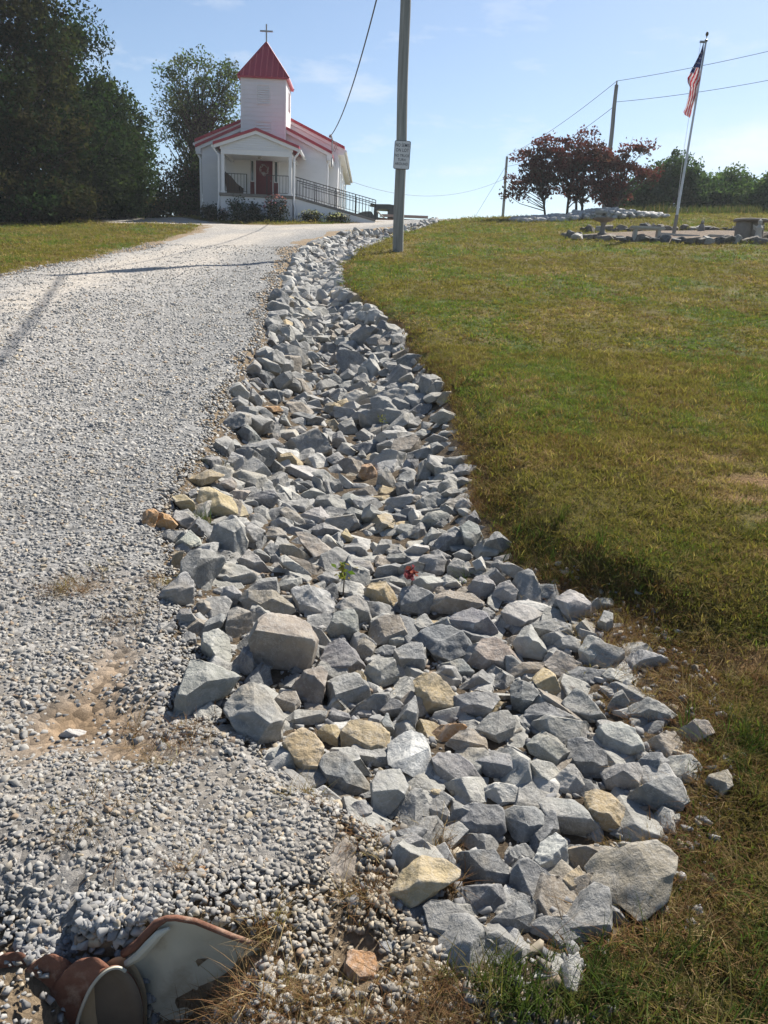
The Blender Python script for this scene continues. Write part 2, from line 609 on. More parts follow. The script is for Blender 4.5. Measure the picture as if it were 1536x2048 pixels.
# culvert outlet: the ground in front of the metal wing drops away to the left
CW_Y = 1.40
_p1, _p2, _p3 = at(527, 1903, CW_Y), at(371, 2048, CW_Y), at(286, 2000, CW_Y)


def terrain(x, y):
    x, y = np.asarray(x, float), np.asarray(y, float)
    xx = np.where(x > 0, 26 * np.tanh(x / 26), 18 * np.tanh(x / 18))
    z = np.interp(y, _ys, _zb) + xx * np.where(x > 0, 0.047 + 0.022 * sm(27, 44, y), 0.032) * sm(6, 28, y)
    l, r = ditch(y)
    c, h = (l + r) / 2, np.maximum((r - l) / 2, 0.1)
    t = (x - c) / h
    d = np.where(np.abs(t) < 1.08, 1 - (t / 1.08) ** 2, 0) * (0.09 + 0.30 * sm(2.2, 6.5, y)) * sm(1.3, 1.9, y) * (1 - sm(36, 41, y))
    z = z - d
    # low lawn bank above the rocks
    z = z + 0.13 * sm(0.02, 0.28, x - r) * sm(2.4, 3.1, y) * (1 - 0.6 * sm(4.5, 8, y)) * (1 - sm(30, 36, y))
    # small hollows and washes in the foreground gravel
    z = z + (fbm(x * 2.3, y * 2.3, 3) - 0.5) * 0.05 * (1 - sm(8, 20, y)) + (fbm(x * .5, y * .5, 9) - 0.5) * 0.10 * sm(4, 14, y) * (1 - sm(36, 42, y))
    for a_, b_, sx_, sy_, k_ in MUD:
        z = z - 0.045 * k_ * np.exp(-((x - a_) / sx_) ** 2 - ((y - b_) / sy_) ** 2)
    # culvert outlet: a pit right of the pipe mouth, bounded by the steel wing, and a shallower scour round the pipe
    zl = np.minimum(_p1[2] + (x - _p1[0]) * (_p2[2] - _p1[2]) / (_p2[0] - _p1[0]), z)
    k = (1 - sm(CW_Y + 0.012, CW_Y + 0.05, y)) * (1 - sm(_p1[0] + 0.0, _p1[0] + 0.10, x)) * sm(_p3[0] - 0.06, _p3[0], x)
    z = z * (1 - k) + zl * k
    s_ = sm(-.71, -.65, x)
    k = (1 - sm(CW_Y - 0.12 + .108 * s_, CW_Y + 0.255 - .225 * s_, y)) * (1 - sm(_p3[0] - 0.05, _p3[0], x)) * sm(-1.6, -1.1, x)
    z = z * (1 - k) + np.minimum(z, 0.085 - 0.22 * sm(-0.73, -0.60, x)) * k
    return z


def hit(u, v, lift=0.0):
    d = ray(u, v)
    t = np.arange(0.3, 90, 0.01)
    p = CP + t[:, None] * d
    b = np.nonzero(p[:, 2] < terrain(p[:, 0], p[:, 1]) + lift)[0]
    return p[b[0]] if len(b) else p[-1]


def zt(x, y):
    return float(terrain(np.array([x]), np.array([y]))[0])


# where the gravel drive lies (plan polygon)
ROAD = [(0.0, -4), (0.0, 0.5), (0.12, 1.3), (0.10, 1.5), (0.0, 1.75), (-.2, 1.95), (-.42, 2.15), (-.6, 2.3), (-.68, 2.6), (-.85, 2.95), (-.95, 3.35), (-1.1, 3.7), (-1.14, 4.2), (-1.16, 5.0), (-1.25, 5.8), (-1.36, 7.1), (-1.4, 8.4), (-1.6, 10), (-1.88, 13), (-2.36, 17.6), (-2.65, 22.2), (-2.58, 26.9), (-1.98, 32), (-.2, 36.4), (1.75, 41), (3.4, 43.6), (3.6, 52), (-2.5, 52), (-2.5, 46.0), (-1.2, 42.4), (-3.4, 39.0), (-5.7, 37.4), (-8.0, 38.2), (-9.6, 41.0), (-11.5, 44.6), (-14.6, 43.6), (-15.4, 41.0), (-14.3, 38.6), (-13.0, 35.2), (-11.2, 36.8), (-8.7, 36.2), (-7.75, 31.3), (-7.36, 24.3), (-6.9, 18.9), (-6.83, 15.9), (-6.7, 14.1), (-6.4, 7), (-6, 0), (-5.6, -4)]


def in_poly(x, y, poly):
    x, y = np.asarray(x), np.asarray(y)
    c = np.zeros(x.shape, bool)
    n = len(poly)
    for i in range(n):
        x0, y0 = poly[i]
        x1, y1 = poly[(i + 1) % n]
        k = ((y0 > y) != (y1 > y)) & (x < (x1 - x0) * (y - y0) / (y1 - y0 + 1e-12) + x0)
        c ^= k
    return c


def dist_poly(x, y, poly):
    best = np.full(np.shape(x), 1e9)
    n = len(poly)
    for i in range(n):
        a, b = np.array(poly[i]), np.array(poly[(i + 1) % n])
        e = b - a
        t = np.clip(((x - a[0]) * e[0] + (y - a[1]) * e[1]) / (e @ e + 1e-12), 0, 1)
        best = np.minimum(best, np.hypot(x - a[0] - t * e[0], y - a[1] - t * e[1]))
    return best


# lawn colours by place: olive turf, green patches, dry straw and reddish dead growth beside the rocks
C_OLIVE, C_GREEN, C_DRY, C_RED, C_DIRT = (np.array(c) for c in ((.135, .118, .034), (.085, .118, .028), (.24, .18, .08), (.12, .058, .028), (.27, .17, .085)))


def lawn_mix(x, y):
    """Weights (green, dry, red, dirt) of the turf at x, y."""
    l, r = ditch(y)
    e = x - r
    n1, n2, n3 = fbm(x * .9, y * .45, 21), fbm(x * 1.7, y * .9, 33), fbm(x * 3.5, y * 3.5, 41)
    green = sm(0.50, 0.62, n1) * 0.9
    dry = sm(0.55, 0.72, n2) * 0.55
    redk = np.where(e > -0.3, np.exp(-np.maximum(e, 0) / (0.07 + 0.10 * (1 - sm(2.4, 5, y)))), 0) * (0.45 + 0.9 * n3) * sm(1.2, 1.7, y)
    red = np.clip(redk * .8 + 0.28 * sm(.55, .7, fbm(x * 1.1, y * .8, 55)), 0, 1)
    lowr = np.exp(-(((x - 0.80) / 0.22) ** 2 + ((y - 1.42) / 0.22) ** 2))
    spots = [(2.19, 4.36, .22, .13, 1.2), (2.14, 4.02, .18, .09, .9), (1.86, 4.02, .13, .08, .8), (2.08, 4.75, .2, .10, .8), (2.03, 3.75, .18, .08, .8), (1.78, 3.30, .16, .08, .8), (1.42, 2.62, .12, .08, .9), (1.24, 2.60, .10, .06, .7), (2.9, 4.9, .4, .2, .8)]
    dirt = sum(k * np.exp(-((x - a) / sx) ** 2 - ((y - b) / sy) ** 2) for a, b, sx, sy, k in spots) * (0.5 + n3)
    dry = np.clip(dry + lowr * 0.35 + dirt * 0.6, 0, 1)
    return np.clip(green * (1 - lowr), 0, 1), dry, red * (1 - 0.3 * lowr), np.clip(dirt, 0, 1)


def lawn_color(x, y, under=0.75):
    g, d, r, b = lawn_mix(x, y)
    c = C_OLIVE[None] * np.ones((np.size(x), 1))
    for k, col in ((g, C_GREEN), (d, C_DRY), (r, C_RED), (b, C_DIRT)):
        c = c * (1 - k[:, None]) + col[None] * k[:, None]
    return c * under


# ---- ground sheet
xs = np.unique(np.concatenate([np.linspace(-3.2, 4.4, 128), np.linspace(-9, -3.2, 40), np.linspace(4.4, 14, 50), np.linspace(-30, -9, 36), np.linspace(14, 40, 40), np.linspace(-400, -30, 16), np.linspace(40, 400, 16)]))
yy = np.unique(np.concatenate([np.linspace(-30, -1, 16), np.linspace(-1, 0.8, 16), np.linspace(0.8, 4.4, 76), np.linspace(1.24, 1.50, 22), np.linspace(4.4, 12, 76), np.linspace(12, 46, 124), np.linspace(46, 90, 40), np.linspace(90, 800, 24)]))
X, Y = np.meshgrid(xs, yy)
Z = terrain(X.ravel(), Y.ravel())
nx, ny = len(xs), len(yy)
i0 = (np.arange(ny - 1)[:, None] * nx + np.arange(nx - 1)[None]).ravel()
F = np.stack([i0, i0 + 1, i0 + nx + 1, i0 + nx], 1)
xf, yf = X.ravel(), Y.ravel()
gc = lawn_color(xf, yf)
DIRT = np.array((.24, .185, .125))
inr = in_poly(xf, yf, ROAD)
dr = dist_poly(xf, yf, ROAD)
k = np.where(inr, 1.0, np.exp(-dr / 0.25) * 0.8)[:, None]
gc = gc * (1 - k) + DIRT * k
l_, r_ = ditch(yf)
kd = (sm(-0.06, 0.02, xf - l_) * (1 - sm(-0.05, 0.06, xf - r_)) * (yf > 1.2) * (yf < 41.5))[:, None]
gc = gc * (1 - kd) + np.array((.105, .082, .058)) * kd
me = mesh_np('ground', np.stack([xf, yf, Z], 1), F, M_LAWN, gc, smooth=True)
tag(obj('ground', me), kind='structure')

# ---- gravel drive sheet, 12 mm proud, its ragged rim tucked under the ground
SHEET = [(-1.15, -4), (-1.15, 1.44), (-.5, 1.47), (0.04, 1.49)] + ROAD[3:]      # leaves the culvert outlet open
bd = []
for i in range(len(SHEET)):
    a, b = np.array(SHEET[i]), np.array(SHEET[(i + 1) % len(SHEET)])
    step = 0.10 if max(a[1], b[1]) < 8 else 0.4
    n = max(1, int(np.linalg.norm(b - a) / step))
    for k_ in range(n):
        p = a + (b - a) * k_ / n
        w = min(0.25, 0.05 + 0.012 * max(p[1], 0))
        bd.append(p + (np.array([vnoise(p[0] * 5 + 9, p[1] * 5, 2), vnoise(p[0] * 5, p[1] * 5 + 30, 4)]) - 0.5) * 2 * w)
bd = np.array(bd)
inn = []
for y0, y1, s in ((-3.5, 1, .3), (1, 5, .075), (5, 10, .14), (10, 20, .3), (20, 52, .6)):
    gx, gy = np.meshgrid(np.arange(-16, 4, s), np.arange(y0, y1, s))
    gx, gy = gx.ravel() + rng.uniform(-.2, .2, gx.size) * s, gy.ravel() + rng.uniform(-.2, .2, gy.size) * s
    kk = in_poly(gx, gy, bd.tolist())
    gx, gy = gx[kk], gy[kk]
    kk = dist_poly(gx, gy, SHEET) > max(0.05, s * .6)
    inn.append(np.stack([gx[kk], gy[kk]], 1))
inn = np.concatenate(inn)
pts = np.concatenate([bd, inn])
nb_ = len(bd)
cv, _e, cf, ov, *_ = geometry.delaunay_2d_cdt([Vector(p) for p in pts], [(i, (i + 1) % nb_) for i in range(nb_)], [], 1, 1e-5)
cv = np.array([tuple(p) for p in cv])
rim = np.array([any(k_ < nb_ for k_ in o) if len(o) else False for o in ov])
rz = terrain(cv[:, 0], cv[:, 1]) + np.where(rim, -0.015, 0.012)


def mud_at(x, y):
    """Bare clay washed out of the gravel."""
    return sum(k * np.exp(-((x - a) / sx) ** 2 - ((y - b) / sy) ** 2) for a, b, sx, sy, k in MUD)


def cream_at(x, y):
    """Dusty, worn wheel tracks."""
    e = ditch(y)[0] - x
    n = fbm(x * .7, y * .35, 61) * .5 + fbm(x * 2.2, y * 2.2, 63) * .5
    return np.clip(np.exp(-((e - 3.3) / .8) ** 2) * sm(5, 8, y) + .8 * np.exp(-((e - 1.9) / .4) ** 2) * sm(12, 17, y) + 0.8 * sm(4.4, 5.2, e) * sm(8, 12, y), 0, 1) * sm(.25, .55, n)


def road_color(x, y):
    l, r = ditch(y)
    e = l - x                                                     # metres from the rock edge
    n1, n2 = fbm(x * .7, y * .35, 61), fbm(x * 2.2, y * 2.2, 63)
    base = np.array((.27, .263, .252))[None] * np.ones((np.size(x), 1))
    grey = np.array((.185, .186, .184))
    cream = np.array((.40, .363, .315))
    k = (sm(2.0, 0.3, e) * (.5 + .6 * n2))[:, None]
    base = base * (1 - k) + grey * k
    k = (cream_at(x, y) * .9)[:, None]
    base = base * (1 - k) + cream * k
    k = (sm(3.4, 2.7, y) * 0.5 * n2)[:, None]
    base = base * (1 - k) + np.array((.27, .225, .17)) * k
    k = np.clip(mud_at(x, y) * (.35 + 1.1 * n2), 0, 1)[:, None]
    return base * (1 - k) + np.array((.215, .155, .10)) * k


me = mesh_np('gravel_drive', np.column_stack([cv, rz]), np.array([f for f in cf if len(f) == 3], np.int32), M_ROAD, road_color(cv[:, 0], cv[:, 1]), smooth=True)
tag(obj('gravel_drive', me), kind='structure')


# ------------------------------------------------------------------ church
CH_A = math.radians(1.5)
CH_Z = 4.72
church = empty('church', (-7.14, 44.0, CH_Z), CH_A, label='small white country church with red metal roof and square steeple', cat='church')


def rep(name, me, parent, locs, rots=None):
    """Copies of one piece that share mesh data."""
    for i, p in enumerate(locs):
        o = bpy.data.objects.new(name, me)
        o.location = p
        if rots is not None:
            o.rotation_euler = rots[i]
        link(o, parent)


# local axes: x to the right along the front, y into the building, z up from the ground at the front
HV, EV, AV = 3.28, 3.30, 4.92          # vestibule half width, eave height, apex
w = MB()
w.prism([(-HV, -1.2), (HV, -1.2), (HV, 3.61), (0, 5.06), (-HV, 3.61)], 'y', 0, 2.5)
wall = w.build('front_wall', M_SIDING, church)
# siding courses on the front, each lapped board a piece of its own
bd_z = np.arange(0.15, AV - .35, 0.2)
for z0 in bd_z:
    hw = HV if z0 + .2 < EV + .1 else max(0.0, (AV - .1 - (z0 + .2)) / (AV - EV - .24) * HV)
    if hw < 0.3:
        continue
    b = MB().prism([(-0.016, z0 + .002), (-0.004, z0 + .198), (0.01, z0 + .198), (0.01, z0 + .002)], 'x', -hw, hw)
    v = np.array(b.v)
    b.v = [tuple(q) for q in v]
    b.build('siding_board', M_SIDING, church)
w = MB()
HN, EN, AN, NB, NE = 4.0, 3.95, 5.62, 2.5, 15.0
w.prism([(-HN + .22, -2.5), (HN - .22, -2.5), (HN - .22, 4.28), (0, 5.91), (-HN + .22, 4.28)], 'y', 2.34, NE)
w.build('nave_wall', M_SIDING, church)


def gable_roof(name, half, eave, apex, y0, y1, th, parent, mat=M_ROOF):
    s = MB()
    s.prism([(-half, eave), (0, apex), (half, eave), (half, eave - th), (0, apex - th), (-half, eave - th)], 'y', y0, y1)
    return s.build(name, mat, parent)


gable_roof('vestibule_roof', 3.56, 3.64, 5.22, -.30, 2.75, .14, church)
gable_roof('nave_roof', 4.12, 4.30, 6.08, 2.2, 15.3, .15, church)
for half, eave, apex, y, n_ in ((3.56, 3.50, 5.08, -.24, 'rake_board'), (4.12, 4.15, 5.93, 2.26, 'rake_board'), (2.06, 3.27, 3.98, -3.02, 'rake_board')):
    for s in (-1, 1):
        b = MB()
        v = [(0, apex), (s * half, eave), (s * half, eave - .16), (0, apex - .16)]
        b.prism(v if s > 0 else v[::-1], 'y', y, y + .06)
        b.build(n_, M_WHITE, church)
# eave boxes (soffit and fascia) and gutters down both long sides
for s in (-1, 1):
    MB().box(min(s * 3.78, s * 4.1), max(s * 3.78, s * 4.1), 2.27, 15.2, 3.86, 4.13).build('fascia', M_WHITE, church)
    MB().tube([(s * 4.17, 2.3, 4.06), (s * 4.17, 15.25, 4.06)], .075, 8).build('gutter', M_WHITE, church)
    MB().box(min(s * 3.3, s * 3.54), max(s * 3.3, s * 3.54), -.23, 2.4, 3.20, 3.48).build('fascia', M_WHITE, church)
    MB().tube([(s * 3.50, -.12, 3.3), (s * 3.42, -.1, 3.12), (s * 3.34, -.08, 2.98), (s * 3.34, -.08, .1)], .055, 6).build('downspout', M_WHITE, church)
# nave side windows on the sunny side
for y in (4.4, 7.2, 10.0, 12.8):
    f = MB().box(3.78, 3.83, y, y + 1.0, 1.35, 3.3).build('window', M_WHITE, church)
    MB().box(3.832, 3.845, y + .1, y + .9, 1.45, 2.3).build('pane', M_GLASS, f)
    MB().box(3.832, 3.845, y + .1, y + .9, 2.36, 3.2).build('pane', M_GLASS, f)
for yc in (3.2, 6.4):
    MB().box(3.785, 3.87, yc, yc + .1, -.6, 3.86).build('downspout', M_WHITE, church)

# steeple
TW, TT = 1.16, 6.92
st = MB().box(-TW, TW, -.36, 2.0, 3.5, TT).build('steeple', M_SIDING, church)
for z0 in np.arange(3.9, TT - .1, .2):
    MB().prism([(-.376, z0 + .002), (-.364, z0 + .198), (-.355, z0 + .198), (-.355, z0 + .002)], 'x', -TW, TW).build('siding_board', M_SIDING, st)
for s in (-1, 1):
    MB().box(min(s * TW, s * (TW - .09)), max(s * TW, s * (TW - .09)), -.395, -.377, 3.7, TT).build('corner_board', M_WHITE, st)
for zc, wd, hh, ns in ((6.12, .36, .47, 8), (4.55, .43, .33, 4)):
    fr = MB()
    fr.box(-wd, -wd + .045, -.405, -.378, zc - hh, zc + hh).box(wd - .045, wd, -.405, -.378, zc - hh, zc + hh)
    fr.box(-wd + .045, wd - .045, -.405, -.378, zc - hh, zc - hh + .045).box(-wd + .045, wd - .045, -.405, -.378, zc + hh - .045, zc + hh)
    lv = fr.build('louvre', M_WHITE, church)
    sl_ = MB().prism([(-.03, 0), (0.0, .07), (.006, .065), (-.024, -.005)], 'x', -wd + .05, wd - .05).mesh('slat', M_WHITE)
    rep('slat', sl_, lv, [(0, -.38, zc - hh + .06 + i * (2 * hh - .13) / ns) for i in range(ns)])
# side louvre of the steeple
lv = MB().box(TW, TW + .02, .75, 1.45, 5.65, 6.6).build('louvre', M_WHITE, church)
sl_ = MB().prism([(0, 0), (.03, -.05), (.034, -.045), (.004, .005)], 'y', .78, 1.42).mesh('slat', M_WHITE)
rep('slat', sl_, lv, [(TW + .02, 0, 5.75 + i * .11) for i in range(8)])
# spire: four red sloping faces with raised seams
SH, SA = 1.30, 8.80
sp = MB()
yc = .80
base = [(-SH, yc - SH, TT), (SH, yc - SH, TT), (SH, yc + SH, TT), (-SH, yc + SH, TT)]
bot = [(x, y, TT - .07) for x, y, _ in base]
sp.add(base + bot + [(0, yc, SA)], [(0, 1, 8), (1, 2, 8), (2, 3, 8), (3, 0, 8), (4, 5, 1, 0), (5, 6, 2, 1), (6, 7, 3, 2), (7, 4, 0, 3), (7, 6, 5, 4)])
spire = sp.build('spire_roof', M_ROOF, church)
apex = np.array((0, yc, SA))
for face in range(4):
    a, b = np.array(base[face]), np.array(base[(face + 1) % 4])
    nrm = np.cross(b - a, apex - a); nrm /= np.linalg.norm(nrm)
    for t in np.linspace(.0, 1, 10):
        p = a + (b - a) * t
        k_ = 1 - abs(2 * t - 1)
        mid = (a + b) / 2
        q = p + (apex - mid) * k_ if 0 < t < 1 else apex
        MB().tube([p + nrm * .005, q + nrm * .005], .036 if 0 < t < 1 else .045, 5).build('roof_seam', M_SEAM_GLINT if 0 < t < 1 else M_ROOF, spire)
cr = MB().box(-.035, .035, yc - .03, yc + .03, SA - .03, 9.62).box(-.33, .33, yc - .028, yc + .028, 9.27, 9.34)
cr.build('cross', M_GALV, church)

# porch: floor slab, block base, posts, beam, gable with lapped boards, roof
PF = 1.10
MB().box(-1.78, 1.78, -2.86, -.02, -.6, PF - .14).build('porch_base', M_SIDING, church)
MB().box(-1.85, 1.85, -2.95, -.02, PF - .14, PF).build('porch_floor', M_CONCD, church, bevel=.01)
for x in (-1.66, 1.66):
    po = MB().box(x - .075, x + .075, -2.86, -2.71, PF, 2.88).build('porch_post', M_WHITE, church)
    MB().box(x - .11, x + .11, -2.89, -2.68, PF + .002, PF + .1).build('post_base', M_WHITE, po)
MB().box(-1.74, 1.74, -2.88, -2.69, 2.88, 3.10).build('porch_beam', M_WHITE, church)
for x in (-1.66, 1.66):
    MB().box(x - .07, x + .07, -2.68, -.02, 2.9, 3.08).build('side_beam', M_WHITE, church)
MB().box(-1.58, 1.58, -2.68, -.03, 3.04, 3.07).build('porch_ceiling', M_WHITE, church)
for i, z0 in enumerate(np.arange(3.102, 3.86, .105)):
    hw = 1.78 * (1 - (z0 + .1 - 3.1) / .86)
    if hw > .1:
        MB().prism([(-2.90, z0), (-2.875, z0 + .103), (-2.85, z0 + .103), (-2.85, z0)], 'x', -hw, hw).build('gable_board', M_SIDING, church)
MB().prism([(-1.79, 3.1), (1.79, 3.1), (1.79, 3.345), (0, 3.955), (-1.79, 3.345)], 'y', -2.868, -2.82).build('gable_backing', M_SIDING, church)
gable_roof('porch_roof', 2.10, 3.38, 4.10, -3.06, -.03, .13, church)
for s in (-1, 1):
    MB().tube([(s * 2.13, -3.0, 3.2), (s * 2.13, -.1, 3.22)], .07, 8).build('gutter', M_WHITE, church)
    MB().tube([(s * 2.12, -2.95, 3.15), (s * 2.0, -2.93, 2.98), (s * 1.86, -2.90, 2.82), (s * 1.86, -2.9, .75), (s * 1.90, -2.92, .6), (s * 1.92, -2.95, -.3)], .05, 6).build('downspout', M_WHITE, church)
# door, side lights, frame
fr = MB()
for x in (-.80, -.505, .445, .74):
    fr.box(x, x + .06, -.07, -.02, PF, PF + 2.12)
fr.build('door_frame', M_WHITE, church)
door = MB().box(-.443, .443, -.055, -.02, PF + .02, PF + 2.05).build('door', M_DOOR, church)
for x in (-.33, .05):
    for z0, z1 in ((.2, .75), (.9, 1.85)):
        MB().box(x, x + .28, -.068, -.056, PF + z0, PF + z1).build('door_panel', M_DOOR, door)
MB().lathe([(.02, 0), (.035, .02), (.02, .045)], 10, (.36, -.1, PF + .95)).build('door_knob', M_GALV, door)
for s in (-1, 1):
    x0, x1 = (-.74, -.507) if s < 0 else (.507, .74)
    sl = MB().box(x0, x1, -.05, -.02, PF + .02, PF + 2.1).build('sidelight', M_DOOR, church)
    f = MB()
    f.box(x0 + .02, x0 + .055, -.066, -.051, PF + .9, PF + 1.95).box(x1 - .055, x1 - .02, -.066, -.051, PF + .9, PF + 1.95)
    f.box(x0 + .055, x1 - .055, -.066, -.051, PF + .9, PF + .94).box(x0 + .055, x1 - .055, -.066, -.051, PF + 1.91, PF + 1.95)
    f.build('sash', M_WHITE, sl)
    MB().box(x0 + .055, x1 - .055, -.058, -.0515, PF + .94, PF + 1.91).build('pane', M_GLASS, sl)
lamp = MB().lathe([(.02, .0), (.10, .02), (.12, .07), (.06, .10), (.05, .14)], 12, (0, -1.5, 2.9)).build('porch_light', M_CONC, church)
# porch railing in two runs, the ramp and its railing
bal = MB().box(-.009, .009, -.009, .009, 0, .78).mesh('baluster', M_IRON)
for xa, xb in ((-1.58, -.5), (.5, 1.58)):
    r = MB().box(xa, xb, -2.80, -2.765, PF + .90, PF + .93).build('railing', M_IRON, church)
    MB().box(xa, xb, -2.795, -2.77, PF + .10, PF + .12).build('bottom_rail', M_IRON, r)
    rep('baluster', bal, r, [(x, -2.783, PF + .121) for x in np.arange(xa + .02, xb, .155)])
    for x in (xa, xb):
        MB().box(x - .02, x + .02, -2.803, -2.76, PF, PF + .93).build('rail_post', M_IRON, r)
RS = -.222
rx0, rx1 = 1.86, 5.95
def rz_(x):
    return PF + (x - rx0) * RS
rm = MB()
rm.add([(rx0, -2.7, rz_(rx0)), (rx1, -2.7, rz_(rx1)), (rx1, -1.3, rz_(rx1)), (rx0, -1.3, rz_(rx0)), (rx0, -2.7, -.7), (rx1, -2.7, -.7), (rx1, -1.3, -.7), (rx0, -1.3, -.7)],
       [(0, 1, 2, 3), (4, 5, 1, 0), (5, 6, 2, 1), (6, 7, 3, 2), (7, 4, 0, 3)])
ramp = rm.build('ramp', M_SIDING, church)
MB().add([(rx0, -2.74, rz_(rx0) - .09), (rx1, -2.74, rz_(rx1) - .09), (rx1, -2.74, rz_(rx1) + .02), (rx0, -2.74, rz_(rx0) + .02), (rx0, -2.703, rz_(rx0) - .09), (rx1, -2.703, rz_(rx1) - .09), (rx1, -2.703, rz_(rx1) + .02), (rx0, -2.703, rz_(rx0) + .02)],
         [(0, 1, 2, 3), (7, 6, 5, 4), (3, 2, 6, 7), (0, 4, 5, 1), (1, 5, 6, 2), (0, 3, 7, 4)]).build('ramp_edge', M_CONCD, ramp)
for yy_ in (-2.68, -1.36):
    r = MB().tube([(rx0, yy_, rz_(rx0) + .92), (rx1, yy_, rz_(rx1) + .92)], .02, 6).build('railing', M_IRON, church)
    MB().tube([(rx0, yy_, rz_(rx0) + .13), (rx1, yy_, rz_(rx1) + .13)], .013, 6).build('bottom_rail', M_IRON, r)
    MB().tube([(rx0 + .3, yy_ + .05, rz_(rx0 + .3) + .70), (rx1 + .1, yy_ + .05, rz_(rx1) + .70)], .016, 6).build('hand_rail', M_IRON, r)
    rep('baluster', bal, r, [(x, yy_, rz_(x) + .135) for x in np.arange(rx0 + .12, rx1, .165)])
    for x in np.linspace(rx0, rx1, 5):
        MB().box(x - .02, x + .02, yy_ - .02, yy_ + .02, rz_(x), rz_(x) + .92).build('rail_post', M_IRON, r)
# weather head, conduit and meter on the right corner
wh = MB().tube([(3.56, -.2, 2.9), (3.56, -.2, 4.25), (3.50, -.24, 4.36), (3.40, -.30, 4.30)], .035, 8).build('service_mast', M_GALV, church)
MB().lathe([(.05, 0), (.085, .05), (.06, .12), (.01, .15)], 10, (3.47, -.26, 4.30)).build('mast_cap', M_GALV, wh)
for dx in (0, .1):
    MB().tube([(3.45, -.28, 4.30), (3.75 + dx, -.35, 3.95), (3.6 + dx, -.3, 3.6)], .012, 5).build('drip_loop', M_WIRE, wh)

# things on the porch and door
wr = MB()
for k in range(26):
    t = 2 * math.pi * k / 26
    r_ = .20 + .02 * math.sin(5 * t)
    for q in range(3):
        a = t + random.uniform(-.2, .2)
        rr = r_ + random.uniform(-.04, .04)
        wr.tube([(rr * math.cos(a), -.012 - random.random() * .03, rr * math.sin(a)), ((rr + .03) * math.cos(a + .3), -.03, (rr + .03) * math.sin(a + .3))], [.012, .006], 4)
for k in range(14):
    x, z = random.uniform(-.13, .13), random.uniform(-.36, -.2)
    wr.tube([(x * .5, -.02, z + .1), (x, -.05, z)], [.016, .006], 4)
M_WREATH = mat_basic('wreath', (.42, .40, .40), .8, .3, 9)
o = wr.build('wreath', M_WREATH)
o.matrix_world = Matrix.Translation(church.location) @ Matrix.Rotation(CH_A, 4, 'Z') @ Matrix.Translation((0, -.07, PF + 1.52))
tag(o, 'grey twiggy wreath hanging on the dark red church door', 'wreath')
bench = empty('wooden_bench', tuple(Matrix.Translation(church.location) @ Matrix.Rotation(CH_A, 4, 'Z') @ Vector((-1.28, -2.2, PF))), CH_A, label='dark wooden pew on the church porch, seen from its end', cat='bench')
M_WOODD = mat_basic('dark_wood', (.07, .045, .03), .6, .25, 10, stretch=(1, .15, 1))
MB().box(-.2, .32, -.45, .9, .40, .45).build('seat', M_WOODD, bench)
MB().prism([(-.32, .98), (-.27, .98), (-.12, .45), (-.18, .42)], 'y', -.44, .89).build('backrest', M_WOODD, bench)
for y in (-.5, .9):
    MB().prism([(-.22, 0), (.36, 0), (.38, .42), (.14, .52), (.02, .66), (-.1, .80), (-.28, 1.0), (-.36, 1.0)][::-1], 'y', y, y + .05).build('end_panel', M_WOODD, bench)

# ------------------------------------------------------------------ utility poles, wires
def pole(name, label, base, top, r0, r1, **kw):
    e = empty(name, base, label=label, cat='utility pole', **kw)
    d = np.array(top) - np.array(base)
    prof = [d * t for t in np.linspace(-.02, 1, 14)]
    MB().tube([(p[0] + .01 * math.sin(5 * i), p[1], p[2]) for i, p in enumerate(prof)], list(np.linspace(r0, r1, 14)), 18).build('shaft', M_POLE, e, smooth=True)
    return e


PB = hit(796, 503)
PTOP = np.array([PB[0] - .16, PB[1] - .02, PB[2] + 9.1])
p1 = pole('utility_pole', 'weathered grey wooden pole at the lawn edge carrying the white notice', tuple(PB), tuple(PTOP), .142, .122)
tr = MB().lathe([(.0, 0), (.19, .0), (.20, .06), (.20, .75), (.17, .82), (.0, .84)], 16, (.10 - .16, .36, 7.45)).build('transformer', M_GALV, p1, smooth=True)
MB().lathe([(.02, 0), (.045, .05), (.03, .1), (.045, .15), (.02, .2)], 8, (-.06, .42, 8.29)).build('bushing', M_CONCD, tr)
MB().tube([(-.16, 0, 9.08), (-.16, 0, 9.35)], [.03, .02], 8).build('insulator', M_CONCD, p1)
MB().box(-.10, .02, .10, .2, 7.7, 7.8).build('bracket', M_GALV, p1)


def wire(name, label, a, b, sag, r, n=24, group=None):
    a, b = np.array(a, float), np.array(b, float)
    pts = [a + (b - a) * t - np.array((0, 0, 4 * sag * t * (1 - t))) for t in np.linspace(0, 1, n)]
    o = MB().tube(pts, r, 6).build(name, M_WIRE)
    return tag(o, label, 'wire', group)


mast = Matrix.Translation(church.location) @ Matrix.Rotation(CH_A, 4, 'Z') @ Vector((3.42, -.3, 4.3))
wire('service_cable', 'dark sagging cable running from the near pole to the church corner', (PTOP[0], PTOP[1] + .1, PB[2] + 8.7), tuple(mast), 1.05, .022)
wire('street_cable', 'thick cable leaving the near pole top towards the road', (PTOP[0], PTOP[1] - .1, PB[2] + 8.9), (PTOP[0] + 13.3, PTOP[1] - 43, PB[2] + 6.5), .9, .027)
b2 = at(1208, 424, 47.5); b2[2] = zt(b2[0], b2[1]) - .1
t2 = at(1233, 170, 47.5)
p2 = pole('utility_pole', 'tall grey pole rising behind the red-leaved trees', tuple(b2), tuple(t2), .14, .10)
MB().lathe([(.02, 0), (.05, .05), (.03, .1), (.045, .16), (.02, .22)], 8, tuple(t2 - b2)).build('insulator', M_CONCD, p2)
b3 = at(1006, 446, 78.); t3 = at(1014, 313, 78.)
b3[2] = zt(b3[0], b3[1]) - .1
